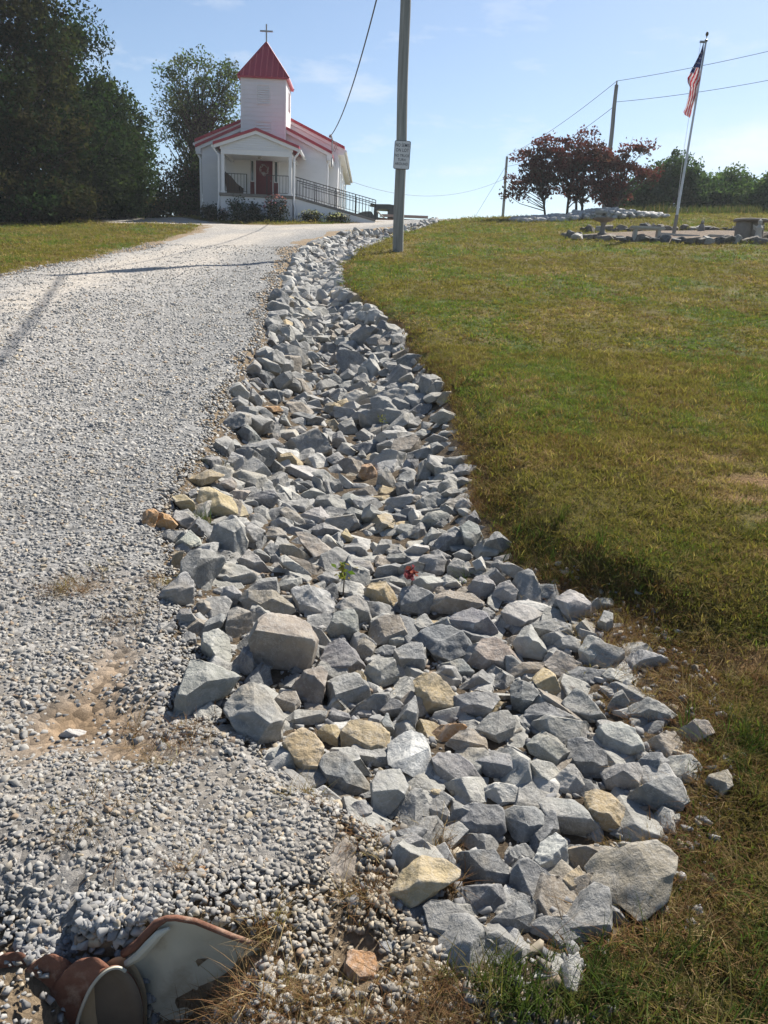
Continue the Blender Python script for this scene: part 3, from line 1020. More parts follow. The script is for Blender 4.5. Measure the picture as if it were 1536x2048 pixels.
p3 = pole('utility_pole', 'distant dark pole on the skyline left of the red-leaved trees', tuple(b3), tuple(t3), .15, .11)
i3 = t3 - b3
MB().box(i3[0] - .12, i3[0] + .02, -.2, -.1, i3[2] - 1.6, i3[2] - 1.2).build('pole_box', M_GALV, p3)
wire('power_line', 'upper power line from the tall grey pole off past the flag', t2 + np.array((0, 0, .2)), at(1700, 62, 42), .15, .012)
wire('power_line', 'lower power line from the tall grey pole off past the flag', at(1231, 204, 47.5), at(1700, 126, 42), .2, .012)
wire('power_line', 'upper power line between the tall grey pole and the distant pole', t2 + np.array((0, 0, .2)), t3 + np.array((0, 0, .1)), .35, .013)
wire('power_line', 'lower power line between the tall grey pole and the distant pole', at(1229, 212, 47.5), at(1012, 333, 78), .6, .013)
wire('power_line', 'thin line crossing the sky from church side to the distant pole', at(690, 358, 62), at(1010, 357, 78), 1.35, .013)
wire('guy_wire', 'faint guy wire slanting down left from the distant pole', at(1010, 335, 78), at(940, 450, 76), 0.0, .012)

# notice on the near pole
SC = at(804, 310, PB[1] - .16)
e = empty('notice_sign', tuple(SC), label='white metal notice reading NO SEMIS ON LOT bolted to the pole', cat='sign')
e.rotation_euler = (0, math.radians(1.2), math.radians(-1.0))
M_SIGNW = mat_basic('sign_white', (.62, .63, .65), .45, .04, 4)
M_SIGNB = mat_basic('sign_black', (.03, .04, .06), .5, .05, 4)


def rrect(wd, ht, r, n=6):
    p = []
    for cx, cy, a0 in ((wd - r, ht - r, 0), (-wd + r, ht - r, 90), (-wd + r, -ht + r, 180), (wd - r, -ht + r, 270)):
        for k in range(n + 1):
            t = math.radians(a0 + 90 * k / n)
            p.append((cx + r * math.cos(t), cy + r * math.sin(t)))
    return p


SW, SHH = .207, .337
MB().prism(rrect(SW, SHH, .045), 'y', -.004, .004).build('plate', M_SIGNB, e)
MB().prism(rrect(SW - .014, SHH - .014, .036), 'y', -.0075, -.0045).build('plate_face', M_SIGNW, e)
for txt, z, size in (('NO SEMIS', .190, .112), ('ON LOT', .075, .112), ('NO TRUCK', -.045, .088), ('TURN', -.142, .088), ('AROUND', -.240, .088)):
    cu = bpy.data.curves.new('lettering', 'FONT')
    cu.body = txt
    cu.size = size
    cu.align_x = 'CENTER'
    cu.extrude = .0008
    cu.offset = .0010
    cu.space_character = 1.08
    cu.materials.append(M_SIGNB)
    tmp = link(bpy.data.objects.new('lettering_curve', cu))
    bpy.context.view_layer.update()
    lm = bpy.data.meshes.new_from_object(tmp.evaluated_get(bpy.context.evaluated_depsgraph_get()))
    bpy.data.objects.remove(tmp)
    lm.name = 'lettering'
    t = bpy.data.objects.new('lettering', lm)
    t.location = (0, -.0095, z)
    t.rotation_euler = (math.radians(90), 0, 0)
    wide = {'NO SEMIS': .70, 'ON LOT': .74, 'NO TRUCK': .78, 'TURN': .82, 'AROUND': .82}[txt]
    t.scale = (wide, 1, 1)
    link(t, e)
for z in (.30, -.29):
    MB().lathe([(.011, 0), (.009, .005)], 8).build('bolt', M_GALV, e).matrix_local = Matrix.Translation((0, -.008, z)) @ Matrix.Rotation(math.radians(90), 4, 'X')

# ------------------------------------------------------------------ flagpole, flag and the stone-edged bed
FB = hit(1347, 470)
FT = at(1412, 84, FB[1])
fp = empty('flagpole', tuple(FB), label='tall slim silver flagpole standing in the stone-edged bed', cat='flagpole')
fd = FT - FB
MB().tube([fd * t for t in np.linspace(-.01, 1, 10)], list(np.linspace(.048, .030, 10)), 12).build('shaft', M_ALU, fp, smooth=True)
MB().tube([(0, 0, -.05), fd * .11], .062, 12).build('ground_sleeve', M_CONCD, fp, smooth=True)
MB().lathe([(.03, 0), (.05, .02), (.05, .06), (.012, .09), (.010, .15), (.04, .19), (.052, .235), (.036, .28), (.006, .31)], 12, tuple(fd)).build('finial', mat_basic('bronze', (.09, .07, .04), .4, .2, 9, metal=.5), fp, smooth=True)
MB().box(fd[0] - .2, fd[0], -.03, .03, fd[2] - .03, fd[2] + .03).build('truck', M_GALV, fp)
MB().tube([fd + np.array((-.17, 0, 0)), fd * .45 + np.array((-.14, -.02, 0)), fd * .15 + np.array((-.05, -.02, 0))], .006, 4).build('halyard', M_WHITE, fp)
FLP = [(1408.0, 1408.0, 82), (1402.0, 1406.5, 104), (1394.0, 1403.0, 122), (1386.5, 1400.0, 138), (1379.5, 1400.2, 156), (1379.0, 1396.5, 165), (1382.5, 1394.5, 175), (1380.5, 1393.8, 188), (1377.5, 1389.0, 200), (1373.8, 1384.5, 214), (1369.4, 1382.3, 224), (1371.5, 1380.0, 230)]
U_, V_, T_ = 26, 60, []
fv, fc = [], []
vv = np.array([r[2] for r in FLP], float)
for j in range(V_ + 1):
    v = vv[0] + (vv[-1] - vv[0]) * j / V_
    a, b = np.interp(v, vv, [r[0] for r in FLP]), np.interp(v, vv, [r[1] for r in FLP])
    for i in range(U_ + 1):
        t = i / U_
        fold = .10 * math.sin(t * 7.5 + v * .03) * min(1, (v - 80) / 40) + .05 * math.sin(t * 15 + v * .07)
        a2 = a - (b - a) * .22
        p = at(a2 + (b - a2) * t, v + t * 6 * (v - 82) / 150, FB[1] - .10 + fold)
        fv.append(p)
ff = np.array([[j * (U_ + 1) + i, j * (U_ + 1) + i + 1, (j + 1) * (U_ + 1) + i + 1, (j + 1) * (U_ + 1) + i] for j in range(V_) for i in range(U_)])
fv = np.array(fv)
M_FLAG, nt, out = mat_new('flag_cloth')
a_ = N(nt, 'ShaderNodeAttribute', attribute_name='tint')
d_ = N(nt, 'ShaderNodeBsdfDiffuse'); t_ = N(nt, 'ShaderNodeBsdfTranslucent'); mxs = N(nt, 'ShaderNodeMixShader'); mxs.inputs[0].default_value = .35
for q in (d_, t_):
    nt.links.new(a_.outputs['Color'], q.inputs['Color'])
nt.links.new(d_.outputs[0], mxs.inputs[1]); nt.links.new(t_.outputs[0], mxs.inputs[2]); nt.links.new(mxs.outputs[0], out.inputs['Surface'])
WH, RD, BL = (.72, .70, .72), (.42, .03, .05), (.025, .035, .12)
cells_v, cells_f, cells_c = [], [], []
for j in range(V_):
    for i in range(U_):
        s, t = j / V_, i / U_
        st_ = int(math.floor((t * .75 + s * 1.15) * 9)) if s < .62 else int(math.floor((t * 1.0 - s * .35) * 7 + 20))
        c = RD if st_ % 2 else WH
        if s < .42 and t < .92 - s * .5 + .25:
            c = BL if s < .34 or t < .4 else c
            if c is BL and (i % 5 == 2) and (j % 4 == 1):
                c = WH
        n = len(cells_v)
        q = ff[j * U_ + i]
        cells_v += [fv[k_] for k_ in q]
        cells_f.append((n, n + 1, n + 2, n + 3))
        cells_c += [c] * 4
fl = obj('flag', mesh_np('flag', np.array(cells_v), np.array(cells_f), M_FLAG, np.array(cells_c), smooth=True))
tag(fl, 'limp striped red, white and blue flag hanging beside the flagpole', 'flag')

# bed: gravel floor and its ring of rough stones
BC = np.array(((8.6), (30.1)))
bed_pts = [hit(u, v) for u, v in ((1135, 474), (1185, 480), (1260, 484), (1350, 486), (1450, 487), (1530, 486), (1600, 484), (1620, 472), (1560, 464), (1480, 462), (1400, 461), (1320, 461), (1240, 464), (1170, 468))]
bp2 = np.array([(p[0], p[1]) for p in bed_pts])
bv = []
cen = bp2.mean(0)
for r_ in np.linspace(0, 1, 9):
    for p in np.concatenate([bp2 + (np.roll(bp2, -1, 0) - bp2) * t for t in (0, .5)], 1).reshape(-1, 2):
        q = cen + (p - cen) * r_
        bv.append((q[0], q[1], zt(q[0], q[1]) + .03 - .05 * (r_ == 1)))
nn = len(bp2) * 2
bf = np.array([[k_ * nn + i, k_ * nn + (i + 1) % nn, (k_ + 1) * nn + (i + 1) % nn, (k_ + 1) * nn + i] for k_ in range(8) for i in range(nn)])
M_MULCH = mat_ground('bed_gravel', .6, 1.3, .45, 30, .02, 20)
tag(obj('bed_gravel', mesh_np('bed_gravel', np.array(bv), bf, M_MULCH, np.array([(.165, .13, .10)] * len(bv)), smooth=True)), kind='structure')

# ------------------------------------------------------------------ rock shapes
import itertools


def hull_points(normals, offs):
    """Corners of the convex block cut out by the planes n.x <= h."""
    n = np.asarray(normals, float)
    n = n / np.linalg.norm(n, axis=1)[:, None]
    h = np.asarray(offs, float)
    tri = np.array(list(itertools.combinations(range(len(n)), 3)))
    A = n[tri]
    ok = np.abs(np.linalg.det(A)) > 1e-3
    A, hb = A[ok], h[tri][ok]
    x = np.linalg.solve(A, hb[..., None])[..., 0]
    s = np.median(np.abs(h))
    keep = np.all(x @ n.T <= h[None] + 1e-6 * s, axis=1) & (np.abs(x).max(1) < s * 14)
    return x[keep]


def stone(normals, offs, r, bevel=.05, cuts=3, rough=.012):
    """A broken stone: flat fracture faces, worn arrises, slightly uneven surface."""
    P = hull_points(normals, offs)
    if len(P) < 4:
        return None
    s = float(np.mean(np.ptp(P, axis=0))) / 2
    q = np.round(P / (s * .02)).astype(int)
    _, i_ = np.unique(q, axis=0, return_index=True)
    P = P[i_]
    bm = bmesh.new()
    for p in P:
        bm.verts.new(p)
    res = bmesh.ops.convex_hull(bm, input=bm.verts)
    lone = [v for v in bm.verts if not v.link_faces]
    if lone:
        bmesh.ops.delete(bm, geom=lone, context='VERTS')
    bmesh.ops.dissolve_limit(bm, angle_limit=math.radians(6), verts=bm.verts, edges=bm.edges)
    if bevel:
        bmesh.ops.bevel(bm, geom=list(bm.edges), offset=bevel * s, segments=2, profile=.5, affect='EDGES', clamp_overlap=True)
    bmesh.ops.triangulate(bm, faces=bm.faces)
    if cuts:
        for _ in range(3):
            lng = [e for e in bm.edges if e.calc_length() > s * .9 / cuts]
            if not lng:
                break
            bmesh.ops.subdivide_edges(bm, edges=lng, cuts=1)
            bmesh.ops.triangulate(bm, faces=[f for f in bm.faces if len(f.verts) > 3])
    bm.normal_update()
    v = np.array([x.co[:] for x in bm.verts]); nn = np.array([x.normal[:] for x in bm.verts])
    f = np.array([[x.index for x in p.verts] for p in bm.faces], np.int32)
    bm.free()
    if rough:
        u = v / s
        w = sum(a * np.sin(u @ r.normal(0, fq, 3) + r.uniform(0, 6.3)) for a, fq in ((.8, 2.2), (.6, 4), (.5, 7), (.4, 11), (.3, 16)))
        v = v + nn * (rough * s * w)[:, None]
    return v, f


_g = (1 + 5 ** .5) / 2
ICOSA = np.array([v_ for a_ in (-1, 1) for b_ in (-_g, _g) for v_ in ((0, a_, b_), (a_, b_, 0), (b_, 0, a_))]) / math.sqrt(1 + _g * _g)


def random_rock(r, level=3, ext=(1, 1, 1), planes=10, rough=.014, clip=0.0):
    """A broken block: six uneven main faces and a few chips."""
    while True:
        n = np.concatenate([np.eye(3), -np.eye(3)]) + r.normal(0, .30, (6, 3))
        h = r.uniform(.58, .92, 6)
        c = r.normal(size=(max(planes - 6, 2), 3))
        n = np.concatenate([n, c])
        h = np.concatenate([h, r.uniform(.70, .95, len(c))])
        n = np.concatenate([n, ICOSA])
        h = np.concatenate([h, r.uniform(.98, 1.16, 12) + clip])
        q = stone(n, h, r, *((.09, 4, .026) if level >= 4 else (.09, 0, 0) if level == 3 else (0, 0, 0)))
        if q is not None and np.ptp(q[0], axis=0).max() < 2.9:
            return q[0] * np.array(ext) * 1.12, q[1]


ROCK_TINT = {'g': (.235, .232, .220), 'l': (.305, .30, .275), 'd': (.165, .168, .168), 't': (.345, .275, .165), 'o': (.34, .195, .09), 'b': (.25, .218, .178), 'w': (.38, .375, .355)}

# ------------------------------------------------------------------ garden things round the flagpole
bp = hit(1204, 470)
e = empty('bird_bath', tuple(bp), label='weathered stone bird bath with a wide shallow bowl', cat='bird bath')
MB().lathe([(.16, -.03), (.17, .05), (.10, .11), (.075, .25), (.09, .38), (.13, .44)], 16).build('pedestal', M_CONCD, e, smooth=True)
MB().lathe([(.10, .43), (.28, .47), (.38, .53), (.39, .56), (.35, .56), (.25, .52), (.0, .50)], 20).build('bowl', M_CONCD, e, smooth=True)
bp = hit(1291, 482)
e = empty('garden_bench', tuple(bp), math.radians(-2), label='low pale concrete bench with rounded seat and two legs', cat='bench')
MB().box(-.54, .54, -.17, .17, .335, .43).build('seat', M_CONC, e, bevel=.035, smooth=True)
for x in (-.36, .36):
    MB().prism([(x - .06, -.03), (x + .06, -.03), (x + .045, .334), (x - .045, .334)], 'y', -.13, .13).build('leg', M_CONC, e, bevel=.012)
bp = hit(1496, 479)
e = empty('garden_table', tuple(bp), label='round concrete table on two thick drum legs', cat='table')
MB().lathe([(.02, .53), (.52, .54), (.535, .56), (.535, .595), (.51, .61), (.02, .615)], 28).build('tabletop', M_CONCD, e, smooth=True)
for x in (-.21, .19):
    MB().lathe([(.20, -.05), (.235, .02), (.245, .25), (.235, .48), (.20, .529)], 18, (x, 0, 0)).build('leg', M_CONCD, e, smooth=True)


def figurine(name, label, cat, base, h, mat, kind):
    e = empty(name, tuple(base), label=label, cat=cat)
    if kind == 'angel':
        MB().lathe([(.14, -.03), (.15, .06), (.12, .08), (.10, .16), (.085, .28), (.11, .40), (.06, .47), (.045, .5)], 12).build('body', mat, e, smooth=True)
        MB().lathe([(.02, .49), (.06, .52), (.07, .57), (.055, .62), (.01, .645)], 10).build('head', mat, e, smooth=True)
        for s in (-1, 1):
            MB().prism([(0, .28), (s * .14, .36), (s * .17, .50), (s * .05, .44)][::s], 'y', .06, .085).build('wing', mat, e)
    else:
        MB().lathe([(.12, -.02), (.13, .05), (.11, .18), (.07, .26), (.03, .29)], 12).build('body', mat, e, smooth=True)
        MB().lathe([(.02, .26), (.065, .29), (.06, .35), (.02, .38)], 10, (0, -.04, 0)).build('head', mat, e, smooth=True)
        for s in (-1, 1):
            MB().prism([(s * .05, .34), (s * .02, .37), (s * .05, .45)][::s], 'y', -.06, -.03).build('ear', mat, e)
    return e


figurine('garden_statue', 'small pale winged statue beside the round concrete table', 'statue', hit(1514, 483), .6, M_CONC, 'angel')
figurine('garden_figurine', 'small dark animal figurine sitting on the back rim of stones', 'figurine', hit(1402, 463), .4, M_CONCD, 'animal')

M_GSTONE = mat_rock('bed_stone', patchy=0.0)
r_ = np.random.default_rng(21)
RING_MARKS = {'bird bath': 1204, 'concrete bench': 1291, 'flagpole': 1347, 'figurine': 1402, 'round table': 1496}
ORD = ['first', 'second', 'third', 'fourth', 'fifth', 'sixth', 'seventh', 'eighth', 'ninth', 'tenth', 'eleventh', 'twelfth', 'thirteenth', 'fourteenth', 'fifteenth', 'sixteenth', 'seventeenth', 'eighteenth', 'nineteenth', 'twentieth', 'twenty-first', 'twenty-second', 'twenty-third', 'twenty-fourth']
ring_n = {}
ring = [(u, v) for u, v in zip(np.arange(1137, 1536, 17.5), 476 + 11 * np.sin(np.linspace(.1, 1.9, 24)))] + [(u, 463 - 3.0 * math.sin((u - 1180) / 350 * 3.1)) for u in np.arange(1165, 1536, 15.5)] + [(1128, 474), (1143, 470), (1155, 473), (1533, 480), (1524, 487), (1146, 477)]
for i, (u, v) in enumerate(ring):
    p = hit(u + r_.uniform(-4, 4), v + r_.uniform(-1.5, 1.5))
    sz = r_.uniform(.10, .19)
    q, f = random_rock(r_, 4, (sz * r_.uniform(1, 1.7), sz * r_.uniform(.8, 1.2), sz * r_.uniform(.6, 1.0)), 11)
    pale = r_.random() < .15
    t = np.array(ROCK_TINT['b' if r_.random() < .6 else 'd']) * r_.uniform(.32, .7)
    if pale:
        t = np.array(ROCK_TINT['l'])
    o = obj('edging_stone', mesh_np('edging_stone', q, f, M_GSTONE, t), None, (p[0], p[1], p[2] + sz * .35))
    o.rotation_euler = (0, 0, r_.uniform(0, 6.3))
    near = min(RING_MARKS, key=lambda k_: abs(RING_MARKS[k_] - u))
    rim_ = 'front rim' if v > 473.5 else 'back rim'
    way = 'lawn side' if u > RING_MARKS[near] else 'drive side'
    key = (near, rim_, way, pale)
    ring_n[key] = ring_n.get(key, 0) + 1
    tag(o, f"{'pale' if pale else 'dark'} rough edging stone, {ORD[ring_n[key] - 1]} in {rim_}, {way} of the {near}", 'stone', 'stones edging the flagpole bed')
# pale edging slabs lying flat inside the ring
for i, (u, v, L_) in enumerate(((1225, 476, .7), (1372, 474, .9), (1440, 475, .8), (1330, 471, .6))):
    p = hit(u, v)
    o = MB().box(-L_ / 2, L_ / 2, -.10, .10, -.03, .05).build('paving_slab', M_CONC, None, bevel=.015, loc=(p[0], p[1], p[2] + .03))
    o.rotation_euler = (0, 0, r_.uniform(-.15, .15))
    tag(o, 'thin pale concrete edging slab lying flat in the flagpole bed', 'slab', 'flat slabs in the flagpole bed')

# heap of white stones under the red-leaved trees
mv, mf, mt, nn_ = [], [], [], 0
for i in range(620):
    a = r_.uniform(0, 1)
    x = 5.8 + a * 7.6 + r_.normal(0, .15)
    y = 40.6 + r_.uniform(-1.0, 1.6) + .25 * (x - 9)
    env = math.exp(-((x - 10.3) / 2.0) ** 2)
    z = zt(x, y) + .06 + .34 * env * r_.random()
    s = r_.uniform(.07, .16)
    q, f = random_rock(r_, 1, (s * 1.3, s, s * .8), 8, rough=.0)
    mv.append(q + np.array((x, y, z))); mf.append(f + nn_); nn_ += len(q)
    mt.append(np.tile(np.array(ROCK_TINT['g' if r_.random() < .6 else 'w']) * r_.uniform(.7, 1.2), (len(q), 1)))
o = obj('white_stones', mesh_np('white_stones', np.concatenate(mv), np.concatenate(mf), M_GSTONE, np.concatenate(mt)))
tag(o, 'low heap of white stones around the red-leaved trees', 'stones', kind='stuff')

# ------------------------------------------------------------------ truck and trailer beyond the crest
M_TRUCK = mat_basic('dark_truck_paint', (.022, .03, .032), .45, .2, 4, spec=.5)
M_TYRE = mat_basic('rubber', (.02, .02, .02), .85)
M_PLANK = mat_basic('trailer_boards', (.30, .24, .21), .85, .2, 6, stretch=(1, .2, 1))
M_RUSTY = mat_basic('rusty_frame', (.13, .06, .04), .85, .3, 9)
tp = at(752, 430, 60)
tz = zt(tp[0], 60)
e = empty('pickup_truck', (tp[0], 60, tz), math.radians(4), label='dark old pickup truck parked beside the church ramp', cat='truck')
top = at(770, 410, 60)[2] - tz
MB().prism([(-1.75, .45), (.95, .45), (.95, 1.35), (-.15, 1.40), (-.35, 1.78), (-.9, 1.74), (-1.35, 1.58), (-1.68, 1.3)], 'y', -.78, .78).build('body', M_TRUCK, e, bevel=.06, smooth=True)
cb = MB()
for x0, x1 in ((-.15, .12), (.88, 1.32)):
    cb.box(x0, x1, -.74, -.66, 1.35, top - .36).box(x0, x1, .66, .74, 1.35, top - .36)
cb.box(-.15, 1.32, -.74, .74, top - .36, top - .06)
cb.build('cab', M_TRUCK, e)
MB().prism([(-.45, top - .10), (1.36, top - .16), (1.36, top - .05), (.9, top), (-.1, top - .04), (-.45, top + .02)], 'y', -.78, .78).build('cab_roof', M_TRUCK, e, bevel=.03)
MB().box(.96, 3.2, -.85, .85, .75, 1.15).build('load_bed', M_TRUCK, e)
for x in (-1.0, 2.3):
    for y in (-.85, .85):
        MB().tube([(x, y - .11, .38), (x, y + .11, .38)], .38, 18).build('wheel', M_TYRE, e)
for y in (-.62, .62):
    MB().tube([(-1.71, y, 1.12), (-1.77, y, 1.12)], .1, 12).build('headlight', M_GLASS, e)
lp = at(826, 438, 58)
lz = zt(lp[0], 58)
e = empty('flatbed_trailer', (lp[0], 58, lz), math.radians(-3), label='low flatbed trailer with a pale board deck on the crest right of the pole', cat='trailer')
dk = at(826, 429, 58)[2] - lz
for i, y in enumerate(np.arange(-.9, .9, .2)):
    MB().box(-2.3, 1.05, y, y + .19, dk - .30 + .034 * i, dk - .26 + .034 * i).build('plank', M_PLANK, e)
fr = MB().box(-2.3, 1.1, -.98, -.91, dk - .55, dk - .40).box(-2.3, .82, .91, .98, dk - .1, dk + .02).box(1.05, 1.12, -.9, .9, dk - .5, dk - .3)
fr.build('frame', M_RUSTY, e)
MB().tube([(.9, .3, dk - .35), (1.45, .2, dk - .12)], .045, 6).build('tongue', M_RUSTY, e)
MB().tube([(-1.9, -.9, dk - .45), (-2.5, -.9, dk + .05)], .05, 6).build('ramp_post', M_CONC, e)
for y in (-.8, .8):
    MB().tube([(-.6, y - .1, .32), (-.6, y + .1, .32)], .32, 16).build('wheel', M_TYRE, e)

# ------------------------------------------------------------------ trees
def leaf_quads(c, size, r, flat=0.0):
    """Leaf-sized pointed quads at centres c."""
    n = len(c)
    a = r.normal(size=(n, 3)); a /= np.linalg.norm(a, axis=1)[:, None]
    b = r.normal(size=(n, 3)); b[:, 2] *= (1 - flat)
    b -= a * np.sum(a * b, 1)[:, None]
    b /= np.linalg.norm(b, axis=1)[:, None] + 1e-9
    s = size * r.uniform(.6, 1.35, n)[:, None]
    nrm = np.cross(a, b) * s * .18
    v = np.stack([c - a * s, c + b * s * .55 + nrm, c + a * s, c - b * s * .55 + nrm], 1).reshape(-1, 3)
    f = np.arange(4 * n, dtype=np.int32).reshape(-1, 4)
    return v, f


def tree(name, label, cat, base, lobes, n_clump, per, leaf, clump_r, palette, trunk_r, seed, group=None, stems=((0, 0),), limb_share=.35, shell=.55, twig=0.0, trunk_to=.75, flat=.62, leafmat=None):
    """lobes: (x, y, z, rx, ry, rz) ellipsoids in world coordinates."""
    r = np.random.default_rng(seed)
    e = empty(name, tuple(base), label=label, cat=cat, group=group)
    base = np.array(base)
    lob = np.array(lobes, float)
    vol = lob[:, 3] * lob[:, 4] * lob[:, 5]
    pick = r.choice(len(lob), n_clump, p=vol ** .75 / np.sum(vol ** .75))
    d = r.normal(size=(n_clump, 3)); d /= np.linalg.norm(d, axis=1)[:, None]
    rad = np.where(r.random(n_clump) < .7, r.uniform(shell, 1.0, n_clump), r.uniform(.1, 1, n_clump))
    cc = lob[pick, :3] + d * lob[pick, 3:] * rad[:, None]
    cc[:, 2] = np.maximum(cc[:, 2], base[2] + .25)
    cr_ = clump_r * r.uniform(.55, 1.4, n_clump)
    m = r.poisson(per, n_clump)
    idx = np.repeat(np.arange(n_clump), m)
    off = r.normal(size=(len(idx), 3)) * np.array((1, 1, flat))
    off *= (r.random(len(idx)) ** .3 / np.maximum(np.linalg.norm(off, axis=1), .3))[:, None]
    lc = cc[idx] + off * cr_[idx][:, None]
    lc[:, 2] = np.maximum(lc[:, 2], base[2] + .05)
    v, f = leaf_quads(lc - base, leaf, r, .3)
    pal = np.array(palette)
    cp = pal[r.integers(0, len(pal), n_clump)] * r.uniform(.75, 1.3, (n_clump, 1))
    t = cp[idx] * r.uniform(.7, 1.35, (len(idx), 1))
    o = obj('crown', mesh_np('crown', v, f, leafmat or M_LEAF, np.repeat(t, 4, 0)), e)
    tb = MB()
    cen = lob[:, :3].mean(0)
    topz = (lob[:, 2] + lob[:, 5]).max()
    nl = int(n_clump * limb_share)
    sel = r.choice(n_clump, nl, replace=False)
    for k, (sx, sy) in enumerate(stems):
        s0 = np.array((sx, sy, -.25))
        st = np.array((cen[0] - base[0] + sx * .6, cen[1] - base[1] + sy * .6, (topz - base[2]) * trunk_to))
        ps = [s0 + (st - s0) * q + np.array((math.sin(q * 4 + seed + k), math.cos(q * 3 + seed), 0)) * .05 * (topz - base[2]) * q * .6 for q in np.linspace(0, 1, 9)]
        tb.tube(ps, list(trunk_r * (1 - .8 * np.linspace(0, 1, 9))), 9)
        for j in sel[k::len(stems)]:
            tgt = cc[j] - base
            q = np.clip((tgt[2] / st[2]) * r.uniform(.45, .75), .18, .95)
            i_ = q * 8
            p0 = ps[int(i_)] + (ps[min(int(i_) + 1, 8)] - ps[int(i_)]) * (i_ - int(i_))
            mid = p0 * .45 + tgt * .55 + r.normal(0, .12, 3) * np.linalg.norm(tgt - p0) * .35
            rr = trunk_r * (1 - .8 * q) * .5
            tb.tube([p0, mid, tgt + (tgt - mid) * twig], [rr, rr * .55, rr * .12], 5, cap=False)
    tb.build('trunk', M_BARK, e)
    return e


DKG = [(0.0217, 0.0372, 0.0202), (0.0295, 0.0481, 0.0232), (0.0403, 0.0527, 0.0248), (0.031, 0.0403, 0.0248)]
DKB = [(0.03, 0.036, 0.021), (0.039, 0.0375, 0.021), (0.0225, 0.036, 0.0195), (0.045, 0.039, 0.024)]
MIXL = [(0.0688, 0.1063, 0.0438), (0.0938, 0.1187, 0.0562), (0.1, 0.1063, 0.0625), (0.0625, 0.0938, 0.05)]
MIX = [(.04, .06, .022), (.055, .07, .03), (.05, .055, .03), (.065, .06, .04)]


def gp(u, v, y):
    p = at(u, v, y)
    return (p[0], y, zt(p[0], y))


def lobe(u, v, y, rx, rz, ry=None):
    p = at(u, v, y)
    return (p[0], p[1], p[2], rx, ry or rx, rz)


tree('oak_tree', 'tallest dark oak at the left, its top above the frame', 'tree', gp(20, 436, 36), [lobe(0, 60, 36, 2.9, 2.4), lobe(-40, 180, 36, 3.6, 2.6), lobe(40, 250, 35, 3.0, 2.2), lobe(-60, 340, 35, 3.6, 2.6), lobe(30, -20, 36, 2.4, 2.2), lobe(30, 370, 35, 2.6, 2.0)], 330, 120, .095, .85, DKB, .30, 1, limb_share=.25)
tree('maple_tree', 'dark green pointed tree behind the tallest oak', 'tree', gp(165, 434, 40), [lobe(150, 130, 40, 1.5, 2.6), lobe(150, 220, 40, 2.7, 2.2), lobe(190, 300, 39, 2.5, 2.4), lobe(120, 320, 39, 3.0, 2.6), lobe(160, 85, 40, .7, 1.2), lobe(170, 380, 39, 2.8, 1.6)], 320, 115, .095, .75, DKG, .26, 2, limb_share=.25)
tree('hackberry_tree', 'shorter leafy tree at the right end of the dark grove', 'tree', gp(245, 434, 42), [lobe(235, 270, 42, 1.6, 2.1), lobe(262, 330, 42, 1.2, 1.9), lobe(225, 370, 41, 2.0, 1.9), lobe(205, 225, 42, .9, 1.5), lobe(262, 395, 41, 1.2, 1.2)], 240, 100, .09, .6, DKG + MIX[:1], .20, 3, limb_share=.25)
tree('understory_tree', 'low dark bushy tree under the tallest oak', 'tree', gp(60, 437, 34), [lobe(20, 390, 34, 2.4, 1.2), lobe(100, 400, 35, 1.7, .95), lobe(-70, 390, 34, 2.2, 1.3)], 170, 110, .085, .6, DKB, .14, 4)
tree('ash_tree', 'airy tree with many thin limbs behind the church', 'tree', gp(385, 432, 53), [lobe(400, 160, 53, 1.6, 1.5), lobe(350, 185, 53, 1.7, 1.8), lobe(440, 185, 53, 1.6, 1.6), lobe(455, 150, 53, .8, 1.0), lobe(395, 240, 53, 2.6, 2.0), lobe(345, 255, 53, 1.4, 1.4), lobe(455, 240, 53, 1.2, 1.5), lobe(405, 310, 53, 1.6, 1.5), lobe(365, 130, 53, .8, .9)], 195, 60, .09, .58, MIXL, .20, 5, stems=((0, 0), (-.35, .1), (.3, -.1)), limb_share=.8, shell=.35, trunk_to=.82)
for i, (u, v, y, lb, s_) in enumerate(((325, 432, 50, [lobe(318, 400, 50, 1.1, 1.3), lobe(345, 385, 50, .9, 1.5), lobe(330, 340, 50, .6, 1.0)], 11), (375, 432, 50, [lobe(375, 385, 50, 1.0, 1.9), lobe(390, 350, 50, .8, 1.4), lobe(362, 410, 49, 1.0, .9)], 12))):
    tree('sapling_tree', ['thin half-bare saplings in the gap left of the church', 'bushy green growth against the left church wall'][i], 'tree', gp(u, v, y), lb, (70, 110)[i], (22, 55)[i], .095, .5, MIX + [(.09, .06, .04)], .07, s_, stems=((0, 0), (.5, 0), (-.5, .1), (.9, .2)), limb_share=.9, shell=.3, twig=.5)
tree('brush_shrub', 'reddish brown brush at the foot of the dark grove', 'shrub', gp(285, 434, 43), [lobe(285, 415, 43, .9, .6), lobe(305, 418, 43, .7, .5)], 60, 45, .085, .4, [(.09, .06, .03), (.07, .06, .03), (.05, .05, .025)], .04, 13, stems=((0, 0), (.4, 0), (-.4, 0)), limb_share=.8)

